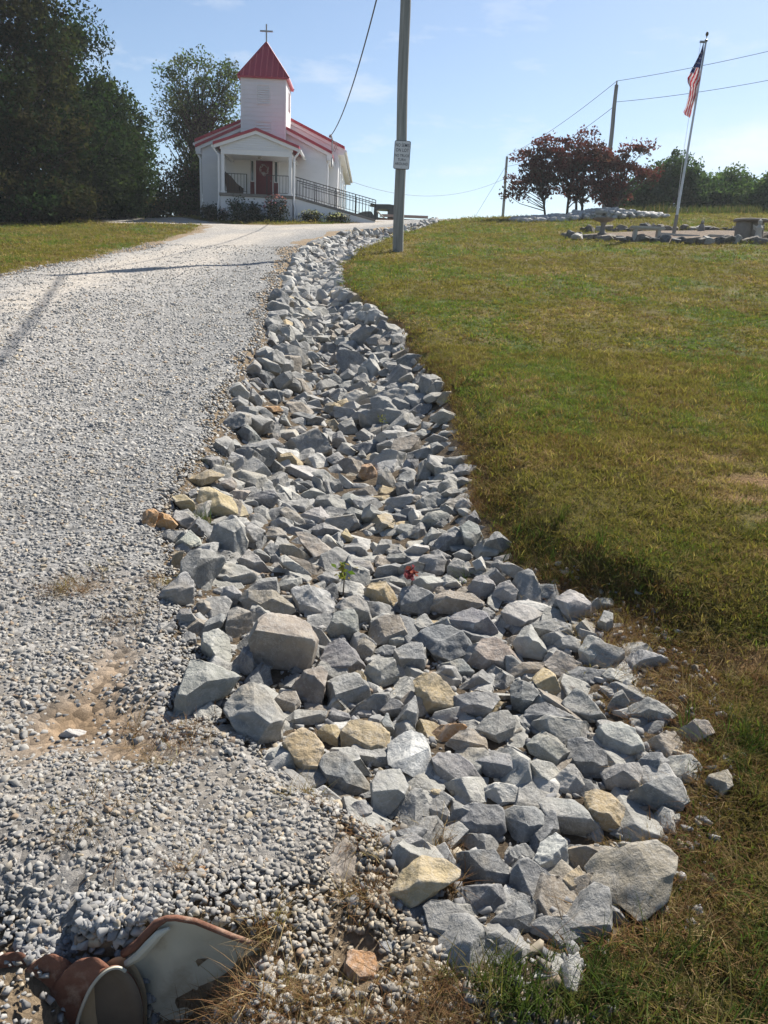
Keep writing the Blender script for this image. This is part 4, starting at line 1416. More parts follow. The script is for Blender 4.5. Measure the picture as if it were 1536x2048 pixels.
RED = [(.105, .046, .036), (.12, .05, .04), (.085, .046, .036), (.075, .055, .038)]
RED2 = [(.085, .046, .038), (.068, .05, .036), (.095, .042, .036)]
DOG = 'red-leaved trees over the white stones'
tree('dogwood_tree', 'leftmost dark red dogwood, its low branches spreading over the slope', 'tree', gp(1092, 438, 43.0), [lobe(1080, 325, 43, 1.5, 1.0), lobe(1048, 355, 43, 1.1, .75), lobe(1110, 300, 43, 1.1, .7), lobe(1040, 390, 43, .75, .4), lobe(1095, 365, 43, 1.2, .8)], 100, 54, .085, .42, RED2, .065, 21, DOG, limb_share=.9, shell=.25, flat=.28, leafmat=M_LEAF_RED)
tree('dogwood_tree', 'middle red dogwood, tallest and reddest of the clump', 'tree', gp(1152, 438, 43.6), [lobe(1160, 300, 43.6, 1.4, .9), lobe(1130, 335, 43.6, 1.5, 1.0), lobe(1185, 330, 43.6, 1.2, .9), lobe(1150, 375, 43.6, 1.6, .7)], 110, 56, .085, .44, RED, .08, 22, DOG, stems=((0, 0), (-.45, .2), (.35, .1)), limb_share=.9, shell=.25, flat=.28, leafmat=M_LEAF_RED)
tree('dogwood_tree', 'rightmost red dogwood with half-bare twigs reaching right', 'tree', gp(1212, 436, 43.0), [lobe(1225, 320, 43, 1.3, .75), lobe(1262, 340, 43, 1.2, .6), lobe(1295, 352, 43, .75, .35), lobe(1205, 370, 43, 1.4, .7), lobe(1275, 300, 43, .8, .45), lobe(1218, 395, 43, 1.2, .5)], 98, 52, .085, .42, RED, .10, 23, DOG, stems=((0, 0), (.4, .1)), limb_share=.9, twig=.6, shell=.25, flat=.28, leafmat=M_LEAF_RED)

HEDGE = [(.06, .10, .045), (.075, .11, .05), (.065, .09, .055), (.085, .105, .055)]
HG = 'trees of the hedgerow beyond the lawn'
hd = [('round dark tree in the hedgerow just left of the flagpole', 1345, 352, 52, 1.45, 1.35, [(1322, 385, 1.3, 1.4), (1370, 380, 1.3, 1.5)]),
      ('broad low tree in the hedgerow right of the flagpole', 1415, 384, 53, 1.4, 1.0, [(1400, 400, 1.3, 1.0), (1440, 400, 1.2, 1.0)]),
      ('pointed tree in the hedgerow above the concrete table', 1466, 380, 54, 1.2, 1.3, [(1450, 400, 1.2, 1.0), (1485, 400, 1.2, 1.0)]),
      ('rightmost hedgerow tree cut by the frame edge', 1528, 390, 50, 1.5, 1.2, [(1515, 410, 1.2, .9), (1560, 390, 1.6, 1.6)]),
      ('low loose bushy tree in the hedgerow behind the rightmost dogwood', 1268, 398, 52, 1.1, 1.0, [(1245, 412, .9, .7), (1295, 405, 1.2, .9)])]
for i, (lb, u, v, y, rx, rz, more) in enumerate(hd):
    tree('hedgerow_tree', lb, 'tree', gp(u, 430, y), [lobe(u, v, y, rx, rz)] + [lobe(a, b, y - .4, c, d) for a, b, c, d in more], 150, 70, .10, .5, HEDGE, .10, 40 + i, HG, limb_share=.3)
# rank tall weeds along the foot of the hedgerow
wv, wf, wt = [], [], []
r = np.random.default_rng(77)
n = 9000
x = r.uniform(11.5, 27, n); y = r.uniform(46.5, 49.5, n) - .02 * (x - 18) ** 2 * .3
h = r.uniform(.12, .6, n) * (.3 + 1.2 * fbm(x * .6, y * .6, 5))
z = terrain(x, y)
ang = r.uniform(0, 6.3, n)
w_ = .035
lean = r.normal(0, .22, (n, 2)) * h[:, None]
v = np.stack([np.stack([x - w_ * np.cos(ang), y - w_ * np.sin(ang), z - .05], 1), np.stack([x + w_ * np.cos(ang), y + w_ * np.sin(ang), z - .05], 1), np.stack([x + lean[:, 0], y + lean[:, 1], z + h], 1)], 1).reshape(-1, 3)
pal = np.array([(.12, .10, .05), (.08, .10, .035), (.17, .13, .07), (.06, .08, .03)])
o = obj('tall_weeds', mesh_np('tall_weeds', v, np.arange(3 * n, dtype=np.int32).reshape(-1, 3), M_LEAF, np.repeat(pal[r.integers(0, 4, n)], 3, 0)))
tag(o, 'rank tall weeds along the foot of the hedgerow', 'weeds', kind='stuff')


def shrub(name, label, cat, base, rx, ry, rz, n, leaf, palette, seed, flowers=None, group=None):
    r = np.random.default_rng(seed)
    e = empty(name, tuple(base), label=label, cat=cat, group=group)
    d = r.normal(size=(n, 3)); d /= np.linalg.norm(d, axis=1)[:, None]
    d *= (r.uniform(.35, 1, n) * (1 + .3 * np.sin(d[:, 0] * 5 + seed) * np.cos(d[:, 1] * 4 + d[:, 2] * 6)))[:, None]
    c = d * np.array((rx, ry, rz)) + np.array((0, 0, rz * .9))
    c[:, 2] = np.maximum(c[:, 2], .03)
    v, f = leaf_quads(c, leaf, r, .2)
    pal = np.array(palette)
    t = pal[r.integers(0, len(pal), n)] * r.uniform(.7, 1.35, (n, 1))
    obj('foliage', mesh_np('foliage', v, f, M_LEAF, np.repeat(t, 4, 0)), e)
    tb = MB()
    for k in range(7):
        a = r.uniform(0, 6.3)
        tb.tube([(0, 0, -.1), (rx * .3 * math.cos(a), ry * .3 * math.sin(a), rz * .7), (rx * .8 * math.cos(a), ry * .8 * math.sin(a), rz * 1.5)], [.03, .02, .006], 5)
    tb.build('stem', M_BARK, e)
    if flowers:
        m = flowers[1]
        d = r.normal(size=(m, 3)); d[:, 1] = -np.abs(d[:, 1]); d[:, 2] = np.abs(d[:, 2]) * (1.0 if len(flowers) < 3 else flowers[2]); d /= np.linalg.norm(d, axis=1)[:, None]
        v, f = leaf_quads(d * np.array((rx, ry, rz)) * 1.02 + np.array((0, 0, rz * .9)), leaf * 1.25, r)
        obj('blossoms', mesh_np('blossoms', v, f, M_LEAF, np.array(flowers[0])), e)
    return e


def ch_pt(x, y):
    p = Matrix.Translation(church.location) @ Matrix.Rotation(CH_A, 4, 'Z') @ Vector((x, y, 0))
    return (p.x, p.y, zt(p.x, p.y))


BSH = [(.022, .036, .022), (.03, .045, .025), (.022, .03, .026)]
shrub('evergreen_shrub', 'dark evergreen shrub at the left corner of the church porch', 'shrub', ch_pt(-2.75, -.9), .75, .6, .42, 900, .05, BSH, 1)
shrub('evergreen_shrub', 'low dark shrub against the left church wall', 'shrub', ch_pt(-2.2, -3.2), .5, .45, .34, 700, .05, BSH, 2)
shrub('evergreen_shrub', 'feathery dark green shrub before the porch, left of the door', 'shrub', ch_pt(-.85, -3.45), .55, .5, .62, 1100, .05, [(.025, .05, .025), (.03, .055, .03)], 3)
shrub('evergreen_shrub', 'blackish rounded shrub in front of the church door', 'shrub', ch_pt(-.05, -3.5), .5, .5, .52, 1000, .05, BSH, 4)
shrub('rose_bush', 'tall rose bush with pink and white blooms right of the church door', 'shrub', ch_pt(1.05, -3.6), .72, .6, .66, 1300, .05, [(.028, .035, .022), (.04, .04, .026), (.05, .04, .03)], 5, flowers=((.55, .22, .28), 46, 2.0))
shrub('flowering_shrub', 'left of two low bushes with pale blooms below the ramp', 'shrub', ch_pt(2.75, -3.3), .62, .5, .30, 900, .05, [(.05, .05, .025), (.06, .06, .03), (.04, .045, .025)], 6, flowers=((.5, .45, .36), 46), group='low flowering bushes below the ramp')
shrub('flowering_shrub', 'right of two low bushes with pale blooms below the ramp', 'shrub', ch_pt(4.05, -3.3), .62, .5, .24, 900, .05, [(.05, .05, .025), (.06, .06, .03), (.04, .045, .025)], 7, flowers=((.5, .45, .36), 40), group='low flowering bushes below the ramp')
shrub('potted_plant', 'small pinkish plant by the left porch downspout', 'plant', ch_pt(-1.55, -3.3), .26, .25, .30, 260, .05, [(.06, .045, .04), (.04, .05, .03)], 8, flowers=((.45, .32, .34), 22))
shrub('evergreen_shrub', 'low dark edging shrub along the church flower bed', 'shrub', ch_pt(.3, -4.0), 1.6, .35, .20, 1100, .05, BSH, 9)
p = hit(66, 441)
e = empty('white_marker', tuple(p), label='small white marker standing on the far left lawn', cat='marker')
MB().box(-.05, .05, -.03, .03, -.05, .16).build('post', M_WHITE, e)
MB().box(-.11, .11, -.035, .035, .161, .26).build('plate', M_WHITE, e, bevel=.01)

# ------------------------------------------------------------------ rocks of the ditch
# Every big stone: tint code, outline as seen, then for stones one can name: short name | full label.
ZA = (260, 900, 3.072)
ZB = (660, 900, 3.072)
ZC = (320, 1150, 3.072)
ZD = (700, 1250, 3.072)
ZE = (1000, 1150, 3.072)
ZF = (650, 1548, 3.072)
ZG = (1036, 1548, 3.072)
ZH = (380, 650, 2.56)
STONES = [
(ZH, '''g 250,270 330,180 365,215 360,265 290,285
l 175,340 245,290 300,345 295,380 190,370 | pale blunt stone | pale blunt stone jutting from the rock edge onto the upper drive
l 300,360 320,325 375,390 360,430 305,420
g 190,400 250,365 295,385 290,440 220,430
g 270,290 350,270 390,320 330,325
g 350,350 420,325 485,345 460,395 380,390
o 370,420 450,415 475,440 420,450 380,445 | flat reddish stone | flat reddish brown stone lying among grey ones near the drive edge
l 560,250 610,240 670,280 640,300 590,290 | smooth pale oval slab | smooth pale oval slab lying in the upper part of the rock bed
g 160,510 220,445 310,460 310,510 180,555
d 235,560 290,505 360,580 360,615 260,610 | dark upright spike | dark upright spike of stone near the drive edge
l 150,620 230,585 280,640 230,665 170,655
g 175,740 215,650 275,680 270,735 200,770
g 65,680 110,665 160,690 155,735 80,730
g 365,600 430,580 485,620 440,655 390,640
d 520,460 560,445 690,480 650,515 560,510
g 555,430 600,408 680,430 640,460
l 580,380 620,355 680,380 730,405 650,410 600,405
g 520,530 570,515 620,570 600,600 540,595
l 450,490 480,450 520,520 460,520
t 690,490 740,485 780,535 730,555
g 730,560 770,540 810,620 790,660 730,640
g 850,560 890,530 950,570 940,605 870,600
d 820,620 900,600 970,605 960,650 900,670
d 1090,470 1170,410 1230,405 1235,440 1150,480 1100,490 | smooth lawn-side wedge | smooth grey wedge on the lawn side of the middle rock bed
l 1130,570 1190,530 1230,540 1220,580 1150,600
l 1230,480 1300,425 1390,480 1380,520 1290,520
d 1060,180 1120,145 1185,160 1150,220 1080,240
b 1040,150 1120,115 1110,150 1050,190
l 1070,280 1130,240 1160,290 1090,305
g 830,150 870,110 910,140 870,170
d 890,100 940,140 930,160 895,140
d 380,100 420,60 455,110 400,120
g 455,110 490,80 520,110 480,135
g 840,690 880,640 915,690 860,705
g 690,690 760,650 825,720 760,745
l 655,640 700,615 720,660 680,680
g 1230,610 1270,600 1310,640 1290,670 1240,660
g 1200,590 1250,560 1330,580 1320,620 1250,610
l 1120,480 1170,470 1180,500 1140,545 1110,530
g 560,150 620,130 670,170 600,195
l 600,210 660,195 730,240 680,255
l 640,60 700,50 720,85 650,100
g 690,260 740,250 800,300 760,320 700,300
d 970,290 1040,270 1060,300 990,320
g 960,240 1010,220 1060,235 1040,265 980,262
l 880,330 920,300 950,340 910,370 870,360'''),
(ZA, '''t 330,190 490,125 570,150 575,175 470,210 400,250 335,235 | pale tan slab | pale tan flat slab at the drive edge above the big yellow boulder
g 440,60 540,35 565,85 550,125 500,125 445,100
g 580,110 625,20 690,40 700,95 650,130 590,155
d 805,10 860,40 945,110 925,170 850,150 805,95
w 955,105 985,80 1150,115 1190,165 1140,190 1040,185 965,150 | white-topped flat stone | flat stone with a bright white top in the middle rock bed
g 485,235 620,165 655,205 640,255 560,280
l 625,150 720,120 830,160 855,235 770,250 655,215
t 265,290 330,270 390,320 400,410 340,385 285,330
t 412,330 440,240 490,230 610,290 700,340 725,410 640,420 560,440 480,430 420,390 | big yellow boulder | big yellowish tan boulder near the drive edge
g 355,265 390,240 430,280 415,310 365,295
o 75,450 85,380 140,360 170,385 165,430 145,510 95,500 | rusty outermost stone | rusty orange stone lying outermost on the gravel drive edge
o 150,440 175,385 240,400 290,460 280,490 200,490 175,520
l 262,420 285,370 350,390 410,440 400,490 340,500
d 190,510 240,490 330,505 300,555 230,585 195,560
l 260,600 370,495 430,555 440,600 340,610 270,640
d 695,300 790,260 870,245 910,290 880,345 780,375 705,350
b 585,270 640,250 740,250 690,320 620,290
g 500,560 515,460 640,425 690,480 720,560 700,640 640,700 560,660 500,610 | large blocky grey stone | large blocky grey stone just below the big yellow boulder
l 690,500 745,455 825,500 820,620 760,600 715,570
b 820,560 860,480 920,480 980,550 930,590 850,575
g 825,610 865,570 925,600 915,690 860,710 830,660
g 660,680 730,615 790,660 885,770 810,790 720,760
g 760,620 800,610 860,660 850,710 800,690
g 320,690 370,620 480,625 560,660 590,700 540,760 500,850 400,900 350,820 320,760
l 485,750 590,700 700,715 785,785 720,830 600,850 500,820 | leaf-shaped grey stone | pale leaf-shaped stone lying across a larger grey one
t 255,700 270,630 330,625 320,700 310,760 265,770
d 130,960 220,850 340,745 385,830 385,960 310,990 190,990 | dark triangular stone | dark triangular stone standing on the drive edge
b 925,590 985,575 1100,650 1140,730 1110,740 1010,680 930,640
l 925,670 960,640 1080,740 1160,790 1130,825 1030,770 940,710
b 1000,510 1060,500 1160,550 1260,640 1240,690 1160,740 1100,640
l 905,440 935,415 1030,490 980,530 930,500
b 920,380 960,350 1040,400 1100,480 1080,500 1000,470
l 1050,400 1170,340 1220,400 1240,440 1180,460 1090,480
g 1110,480 1200,445 1285,490 1290,540 1210,555 1140,520
l 1020,290 1130,235 1210,280 1220,350 1130,350 1060,330
d 985,200 1100,190 1150,215 1130,250 1040,265 995,250
l 1215,200 1280,180 1310,240 1305,280 1260,260
w 1280,140 1400,230 1410,260 1330,250 1290,200
o 1405,160 1425,95 1480,85 1515,130 1515,190 1450,200 | round orange boulder | round orange boulder alone among grey stones
g 1275,330 1330,260 1420,300 1440,340 1390,360 1310,370
g 1310,400 1360,355 1440,385 1460,460 1390,470 1330,430
t 1290,520 1330,485 1380,560 1350,580 1300,570
g 1310,620 1330,580 1430,575 1460,640 1440,680 1370,660
d 1245,590 1270,560 1310,575 1300,640 1255,635
g 1350,720 1380,680 1470,690 1500,750 1470,780 1380,760
g 1380,800 1420,730 1460,760 1500,830 1430,830
w 1270,840 1320,800 1420,825 1455,870 1440,910 1350,905 1290,890
d 1150,780 1200,750 1280,760 1290,820 1240,850 1170,810
l 890,840 930,800 1045,785 1050,820 980,870 920,880
g 700,850 780,810 850,795 890,840 860,870 760,870
w 1000,870 1040,820 1140,850 1210,860 1250,940 1240,1000 1180,1050 1090,1050 1040,1000 | smooth pale ribbed boulder | smooth pale grey boulder with a ribbed face
b 655,910 740,870 900,870 980,930 1025,1020 930,1010 860,1040 770,1080 720,990
g 555,920 565,850 630,840 690,890 650,950 620,990 560,1000
b 410,950 440,915 490,940 525,1000 470,1040 425,1020
g 285,1030 320,980 370,985 430,1080 400,1130 340,1090
d 420,1140 460,1060 540,1005 590,1020 570,1080 520,1130 440,1180
b 590,1060 620,975 700,965 740,1010 755,1090 730,1170 650,1195 600,1140
l 445,1200 455,1135 540,1105 600,1150 620,1270 590,1330 510,1300 450,1260
l 150,1090 180,1065 280,1060 260,1110 200,1140 160,1130
g 330,1170 350,1115 400,1130 405,1180 370,1210
b 740,1160 800,1050 850,1020 1010,1020 1090,1080 1140,1170 1110,1290 1060,1390 930,1440 800,1430 760,1330 | flat-topped boulder | large brownish flat-topped boulder lying on top of the heap
g 1090,1070 1180,1110 1235,1180 1200,1230 1150,1250 1120,1160
g 1255,980 1310,930 1400,890 1450,940 1480,1060 1470,1140 1400,1080 1340,1000
g 1215,1110 1260,1010 1360,975 1395,1020 1400,1140 1380,1230 1300,1200 1240,1160
b 1405,1180 1440,1150 1510,1210 1480,1280 1420,1310 1390,1240
d 1170,1280 1220,1190 1290,1165 1380,1240 1440,1330 1400,1370 1290,1400 1200,1370
d 650,1320 700,1220 740,1215 770,1340 760,1420 690,1400'''),
(ZC, '''g 80,880 150,620 200,510 260,505 380,570 495,605 480,690 370,740 270,800 190,900 | large drive-edge wedge | large grey wedge-shaped boulder resting on the gravel beside the flat-topped boulder
g 405,840 460,720 550,670 620,690 680,760 755,880 740,960 710,1060 650,1130 580,1130 540,1060 470,960 430,910 | big smooth blue-grey boulder | big smooth blue-grey boulder below the flat-topped one
b 690,780 760,715 830,720 860,790 800,860 745,860 710,820
b 821,690 890,600 990,560 1025,600 1020,680 1000,790 950,825 870,770
g 765,900 850,830 1015,840 1000,900 920,950 830,955
t 760,1040 800,990 880,940 930,975 980,1020 1020,1080 985,1160 960,1270 900,1250 830,1160 | pointed tan stone | tan stone pointing down, between two grey boulders
t 965,970 1010,925 1080,920 1100,960 1090,1060 1050,1080 1000,1020
t 1115,970 1170,900 1240,890 1340,910 1400,970 1390,1080 1330,1120 1240,1110 1130,1060 | rounded yellow boulder | rounded yellow-tan boulder in the lower heap
g 660,1110 740,1050 800,1150 810,1190 780,1215 690,1150
g 1010,670 1090,640 1190,600 1270,680 1290,770 1250,820 1140,850 1070,800 1030,730
l 1258,640 1270,570 1330,520 1430,510 1460,600 1485,690 1430,730 1310,740
d 1300,760 1350,735 1460,770 1536,830 1510,870 1400,870 1330,820
d 975,1200 1020,1110 1110,1090 1170,1120 1230,1210 1295,1280 1290,1360 1200,1380 1080,1380 1040,1290 | dark purplish boulder | dark purplish grey boulder at the lower left rim of the heap
g 1160,1430 1200,1400 1260,1385 1300,1440 1300,1530 1240,1530 1190,1500
d 1030,880 1060,820 1150,850 1170,890 1110,930 1050,920
l 1190,860 1270,810 1350,870 1370,900 1300,900 1220,880'''),
(ZB, '''g 285,230 300,130 340,100 380,150 405,210 395,260 340,275 290,260
l 410,230 430,150 490,125 518,170 512,260 470,285 420,270 | upright oval stone | upright oval grey stone to the right of the round orange boulder
l 535,190 545,90 590,60 615,110 612,190 570,220
l 525,255 600,215 700,190 735,215 690,255 600,270
l 735,200 790,165 880,180 870,225 800,240 745,225
g 750,150 810,85 910,100 880,150 790,165
g 650,110 720,90 770,115 740,165 690,180 645,170
d 450,90 480,55 540,60 545,110 500,130 455,120
g 530,330 590,270 660,260 695,300 680,350 610,385 540,370
d 680,270 740,235 800,250 790,300 730,310 690,300
g 345,320 400,280 500,290 580,270 560,310 470,350 400,390 360,370
g 400,440 440,370 510,350 530,380 520,440 450,450
g 690,340 740,300 780,330 770,390 720,395
l 770,340 800,295 850,300 862,360 820,385 775,375
g 545,460 600,390 680,370 735,410 700,450 620,480 570,500
l 410,490 440,450 540,470 570,510 520,540 450,535
d 800,480 850,440 910,470 940,540 900,610 850,630 820,560
d 835,430 890,370 935,450 920,480 860,450
d 650,570 700,520 780,490 840,540 850,600 790,630 720,635 670,610
l 575,550 625,475 690,520 660,570 640,610 590,600
d 945,640 960,570 1020,500 1110,570 1120,620 1080,660 1000,660 | dark bank-foot pyramid | dark pyramid-shaped stone at the foot of the grass bank
l 1045,710 1090,685 1200,740 1285,800 1270,825 1220,835 1130,790 1060,750 | long slab below the bank | long narrow slab lying below the eroded grass bank
g 985,720 1020,670 1060,690 1070,760 1010,780
l 725,720 770,660 820,690 862,770 850,825 790,810 730,780
l 875,690 930,655 975,760 930,770 890,740
g 530,720 570,650 680,640 710,680 700,760 640,790 560,780
g 755,640 820,610 880,655 850,690 790,680
g 600,625 660,610 760,660 730,690 640,650
w 460,620 520,580 600,590 605,620 550,650 520,670 470,650
l 260,640 320,545 370,590 360,620 310,670
l 340,670 370,635 485,640 480,700 400,710
g 275,770 300,715 400,700 465,720 470,790 400,800 310,810
g 316,810 390,780 450,800 470,850 400,880 340,840
l 495,820 560,780 640,775 695,810 690,860 620,890 560,850
l 690,780 720,760 790,810 828,870 760,870 700,860
g 850,850 900,780 960,770 1010,830 1000,900 950,950 890,900
l 1000,890 1040,820 1100,810 1150,870 1140,930 1060,965 1010,935
g 1140,850 1180,815 1230,860 1220,895 1150,895
d 1230,840 1290,825 1370,830 1380,900 1310,930 1260,890
t 215,880 250,820 340,810 390,880 410,950 380,1000 320,1005 220,930 | tan blocky stone mid-heap | tan blocky stone in the middle of the heap beside the red rag
d 425,910 450,845 520,835 600,870 640,900 620,980 560,1030 490,1030 430,970
b 605,980 650,890 740,870 860,880 930,940 930,985 820,1010 750,1040 690,1070 620,1020 | brown long boulder | long brownish boulder lying across the middle of the heap
d 710,1060 800,1000 880,970 960,1010 1030,1130 960,1160 870,1220 850,1160 780,1110 | smooth dark slab | smooth dark sloping slab behind the brown-topped boulder
l 1055,1000 1110,940 1200,960 1310,1000 1325,1030 1260,1070 1170,1100 1090,1080
d 525,1160 600,1100 700,1075 810,1120 880,1240 790,1290 700,1300 620,1260
g 480,1080 580,1010 640,1080 560,1130 500,1120
l 260,1060 330,1010 420,1060 500,1140 420,1130 330,1150 280,1170
l 270,1170 330,1110 450,1110 530,1160 500,1190 390,1210 290,1200
d 400,1230 500,1180 555,1190 585,1280 570,1370 500,1400 430,1400 400,1320
d 270,1240 330,1200 400,1210 400,1300 310,1290
b 860,1300 930,1170 1010,1150 1080,1200 1170,1310 1110,1400 1010,1400 900,1350 | brown-topped boulder | dark boulder with a brown crumbling top in the lower heap
l 1135,1190 1170,1110 1230,1080 1290,1160 1340,1250 1310,1300 1220,1300 1150,1250'''),
(ZD, '''t 390,340 460,290 530,310 600,370 650,440 660,600 560,620 450,610 420,470 | tall yellow block | tall yellow-tan block standing in the lower heap
l 500,300 600,300 680,345 640,400 560,350
d 550,240 690,210 760,290 700,350 600,300
d 640,400 740,330 815,270 880,350 910,420 800,420 700,420
g 645,440 760,415 890,420 915,460 850,540 760,600 680,560
g 775,640 860,550 970,525 1010,590 990,690 930,740 850,720
b 960,290 1060,235 1190,230 1180,270 1120,360 1000,330
t 1120,340 1190,265 1260,310 1295,400 1290,500 1250,500 1170,420 | pale tan upright stone | pale tan upright stone with a sharp crest in the lower heap
b 1200,230 1280,160 1360,200 1430,240 1420,300 1300,340 1220,300
d 990,380 1020,330 1100,370 1160,420 1110,500 1040,580 1000,500
d 1065,580 1120,490 1200,475 1320,540 1420,600 1300,660 1150,660
w 240,740 290,690 380,650 460,690 490,800 505,950 420,955 320,910 245,860 | chipped pale block | pale block with a chipped hollow in its face, lower heap
g 510,830 560,785 650,790 740,860 800,940 740,990 620,1020 550,960 | yellow-tipped grey stone | grey stone with a yellow-stained tip below the orange-topped one
b 600,730 680,650 760,640 820,700 845,770 760,820 680,790 620,770 | orange-stained stone | grey stone with an orange-stained top in the lower heap
o 505,660 560,615 700,610 735,640 650,690 600,760 540,720
d 760,830 870,780 1050,820 1060,950 960,965 860,960 800,880 | brick-shaped dark block | smooth dark brick-shaped block in the lower heap
l 910,770 980,730 1060,780 1130,820 1050,840 980,790
l 1060,870 1150,830 1250,850 1290,900 1200,990 1120,970 1070,920
g 1090,740 1180,650 1270,700 1360,800 1330,850 1290,890 1180,830 1110,790
g 1285,690 1360,640 1440,625 1450,700 1350,735 1300,720
l 1190,1050 1280,930 1360,850 1440,960 1455,1050 1400,1080 1290,1060
l 135,980 180,900 300,895 350,990 340,1060 280,1130 160,1255 135,1150 | tapering rim stone | pale stone tapering downwards at the lower left rim
g 245,1180 310,1080 390,1000 440,1020 480,1100 500,1270 380,1280 290,1230
l 480,1120 510,1070 570,1090 615,1160 610,1290 530,1290 490,1210
t 480,1000 560,1020 620,1120 610,1150 540,1080
l 625,1060 740,1010 795,990 795,1110 700,1110 640,1140
w 805,1090 820,1000 920,970 1020,990 1085,1010 1085,1080 1010,1120 900,1110 | white-veined stone | white-veined stone with a frosted look, lower heap
d 610,1180 720,1110 800,1100 930,1130 945,1270 870,1370 720,1395 650,1330 | big dark rounded boulder | big dark rounded boulder with a pale right edge, lower heap
d 930,1160 1010,1115 1130,1130 1270,1210 1290,1280 1180,1300 1130,1350 1000,1310 960,1230 | dark lens-shaped stone | dark lens-shaped stone to the right of the big dark rounded one
g 1140,1110 1210,1055 1360,1070 1470,1160 1530,1240 1420,1300 1330,1335 1240,1200 | scalloped grey stone | smooth grey stone with a scalloped crest, lower right heap
d 190,600 230,545 300,680 240,700
d 280,590 340,500 400,440 420,540 410,640 320,680'''),
(ZE, '''l 345,150 430,95 520,125 555,180 550,280 490,320 430,290 380,220 | pale round block by the lawn | pale rounded block at the lawn edge below the bank
l 595,140 690,145 700,190 640,220 600,190
g 600,290 640,220 690,240 690,310 640,370 605,330
l 490,460 540,370 620,400 690,470 650,550 560,555 500,520
w 770,540 800,480 870,465 960,490 1020,510 1045,560 940,590 830,595 780,570 | whitish grass-side stone | whitish stone lying out on the dry grass of the lawn edge
l 610,600 680,575 780,600 830,640 790,670 700,670 640,640
l 615,680 680,690 725,700 680,760 630,720
g 645,830 700,740 745,700 790,780 770,850 690,880 650,860 | small pyramid stone | small pointed pyramid of stone near the lawn edge
l 765,850 830,790 900,755 1000,800 1075,860 1010,920 920,950 840,930 | dimpled stone | pale dimpled boulder partly behind dry reddish grass
l 595,960 620,920 740,910 820,950 885,1060 870,1150 760,1130 650,1080 600,1020
g 360,1000 430,945 520,930 525,1010 440,1050 380,1030
g 625,1210 700,1170 850,1155 870,1220 850,1310 770,1370 660,1330
d 850,1150 920,1095 980,1100 975,1190 920,1270 870,1290
d 770,1410 810,1330 1000,1250 1090,1245 1150,1390 1110,1440 930,1500 800,1490 | long dark block | long dark block at the right rim of the lower heap
l 970,1190 1050,1120 1180,1110 1240,1180 1220,1270 1150,1300 1080,1240 1000,1250
l 1010,1490 1100,1470 1105,1536 1080,1580 1030,1560
t 530,1340 600,1320 680,1350 760,1430 805,1520 780,1580 680,1600 600,1560 540,1450
b 1060,980 1130,930 1200,890 1270,900 1310,970 1220,1020 1120,1060 | half-buried stone | brownish stone half buried in dry grass right of the heap
b 1240,1300 1290,1230 1400,1200 1430,1300 1340,1390 1260,1390 | sunken lawn-edge stone | dull brownish stone sunk in the dry lawn edge, rightmost of the heap
g 370,810 460,700 530,740 610,830 670,910 590,960 500,910 430,860
d 440,1130 510,1035 570,1030 650,1090 660,1200 600,1320 530,1260 480,1180
l 205,300 340,270 430,310 440,370 350,420 280,430
g 300,450 350,400 420,375 490,400 480,500 400,470'''),
(ZF, '''g 385,490 440,400 560,378 620,430 670,490 560,520 500,590 420,585
t 310,930 370,760 480,600 590,510 740,540 830,590 800,640 600,780 480,860 360,930 | long pale wedge slab | long pale wedge-shaped slab, bottom of the heap
d 790,500 900,480 1040,470 1110,560 1145,660 1120,740 1000,700 860,690 850,600 | veined dark stone | flat dark stone with white veins, bottom of the heap
d 820,740 850,700 1080,680 1130,800 1020,865 900,875 850,820
g 610,820 660,780 780,780 900,880 1025,970 1000,1010 880,1050 760,1060 680,1050 640,960 | light-topped grey wedge | grey wedge with a light top at the bottom of the heap
d 1020,920 1060,880 1170,800 1230,770 1280,870 1250,960 1200,1060 1120,1040 1040,1000
g 920,1100 980,1010 1130,1030 1250,1120 1260,1160 1150,1170 1000,1150
d 1150,700 1150,600 1200,540 1270,530 1360,610 1460,680 1440,760 1300,825 1200,790 | dark blue-grey boulder | dark blue-grey boulder under a small pale stone, bottom heap
w 1280,540 1330,420 1420,370 1480,420 1495,540 1430,630 1340,580 | small perched stone | small pale stone perched on the dark blue-grey boulder
g 1110,500 1170,440 1230,430 1280,490 1270,530 1170,590 1120,560
o 120,1200 140,1100 160,1085 300,1105 320,1190 300,1280 230,1310 150,1270 | lone brown block | lone brown block on bare gravel in the foreground
g 330,1030 440,1025 440,1100 350,1120'''),
(ZG, '''t 290,630 370,570 410,640 415,760 380,830 270,750 240,690
b 425,560 470,500 520,490 590,420 780,375 900,460 990,560 990,650 930,760 820,850 810,910 760,920 600,780 480,690 | largest boulder | largest boulder of all, lilac grey, at the lower right of the heap
d 450,830 520,780 620,840 690,920 680,965 560,955 480,900
g 80,920 180,885 300,880 400,980 470,1060 380,1100 250,1080 100,1060
l 905,270 990,245 1000,320 940,360 900,330
w 270,1180 370,1100 390,1200 360,1350 290,1370 | pale stone among grass tufts | pale stone half hidden among green grass tufts in the foreground
d 300,440 390,440 410,530 360,580 310,550
t 740,370 800,320 830,370 800,400'''),
((400, 1700, 4.267), '''l 735,1080 800,1050 1040,1080 1050,1110 980,1160 800,1165 | narrow gravel stone | narrow pale stone lying in the foreground gravel
g 1265,1220 1330,1200 1390,1215 1380,1280 1290,1290'''),
((0, 1380, 3.072), '''w 340,290 430,240 520,250 590,270 560,310 420,330 | flat cream stone | flat cream-coloured stone set in the muddy hollow of the drive
o 1200,1130 1230,1080 1300,1090 1290,1140 1220,1160
g 1060,170 1090,120 1130,130 1120,180'''),
]
VIEW = CF
rr_ = np.random.default_rng(5)
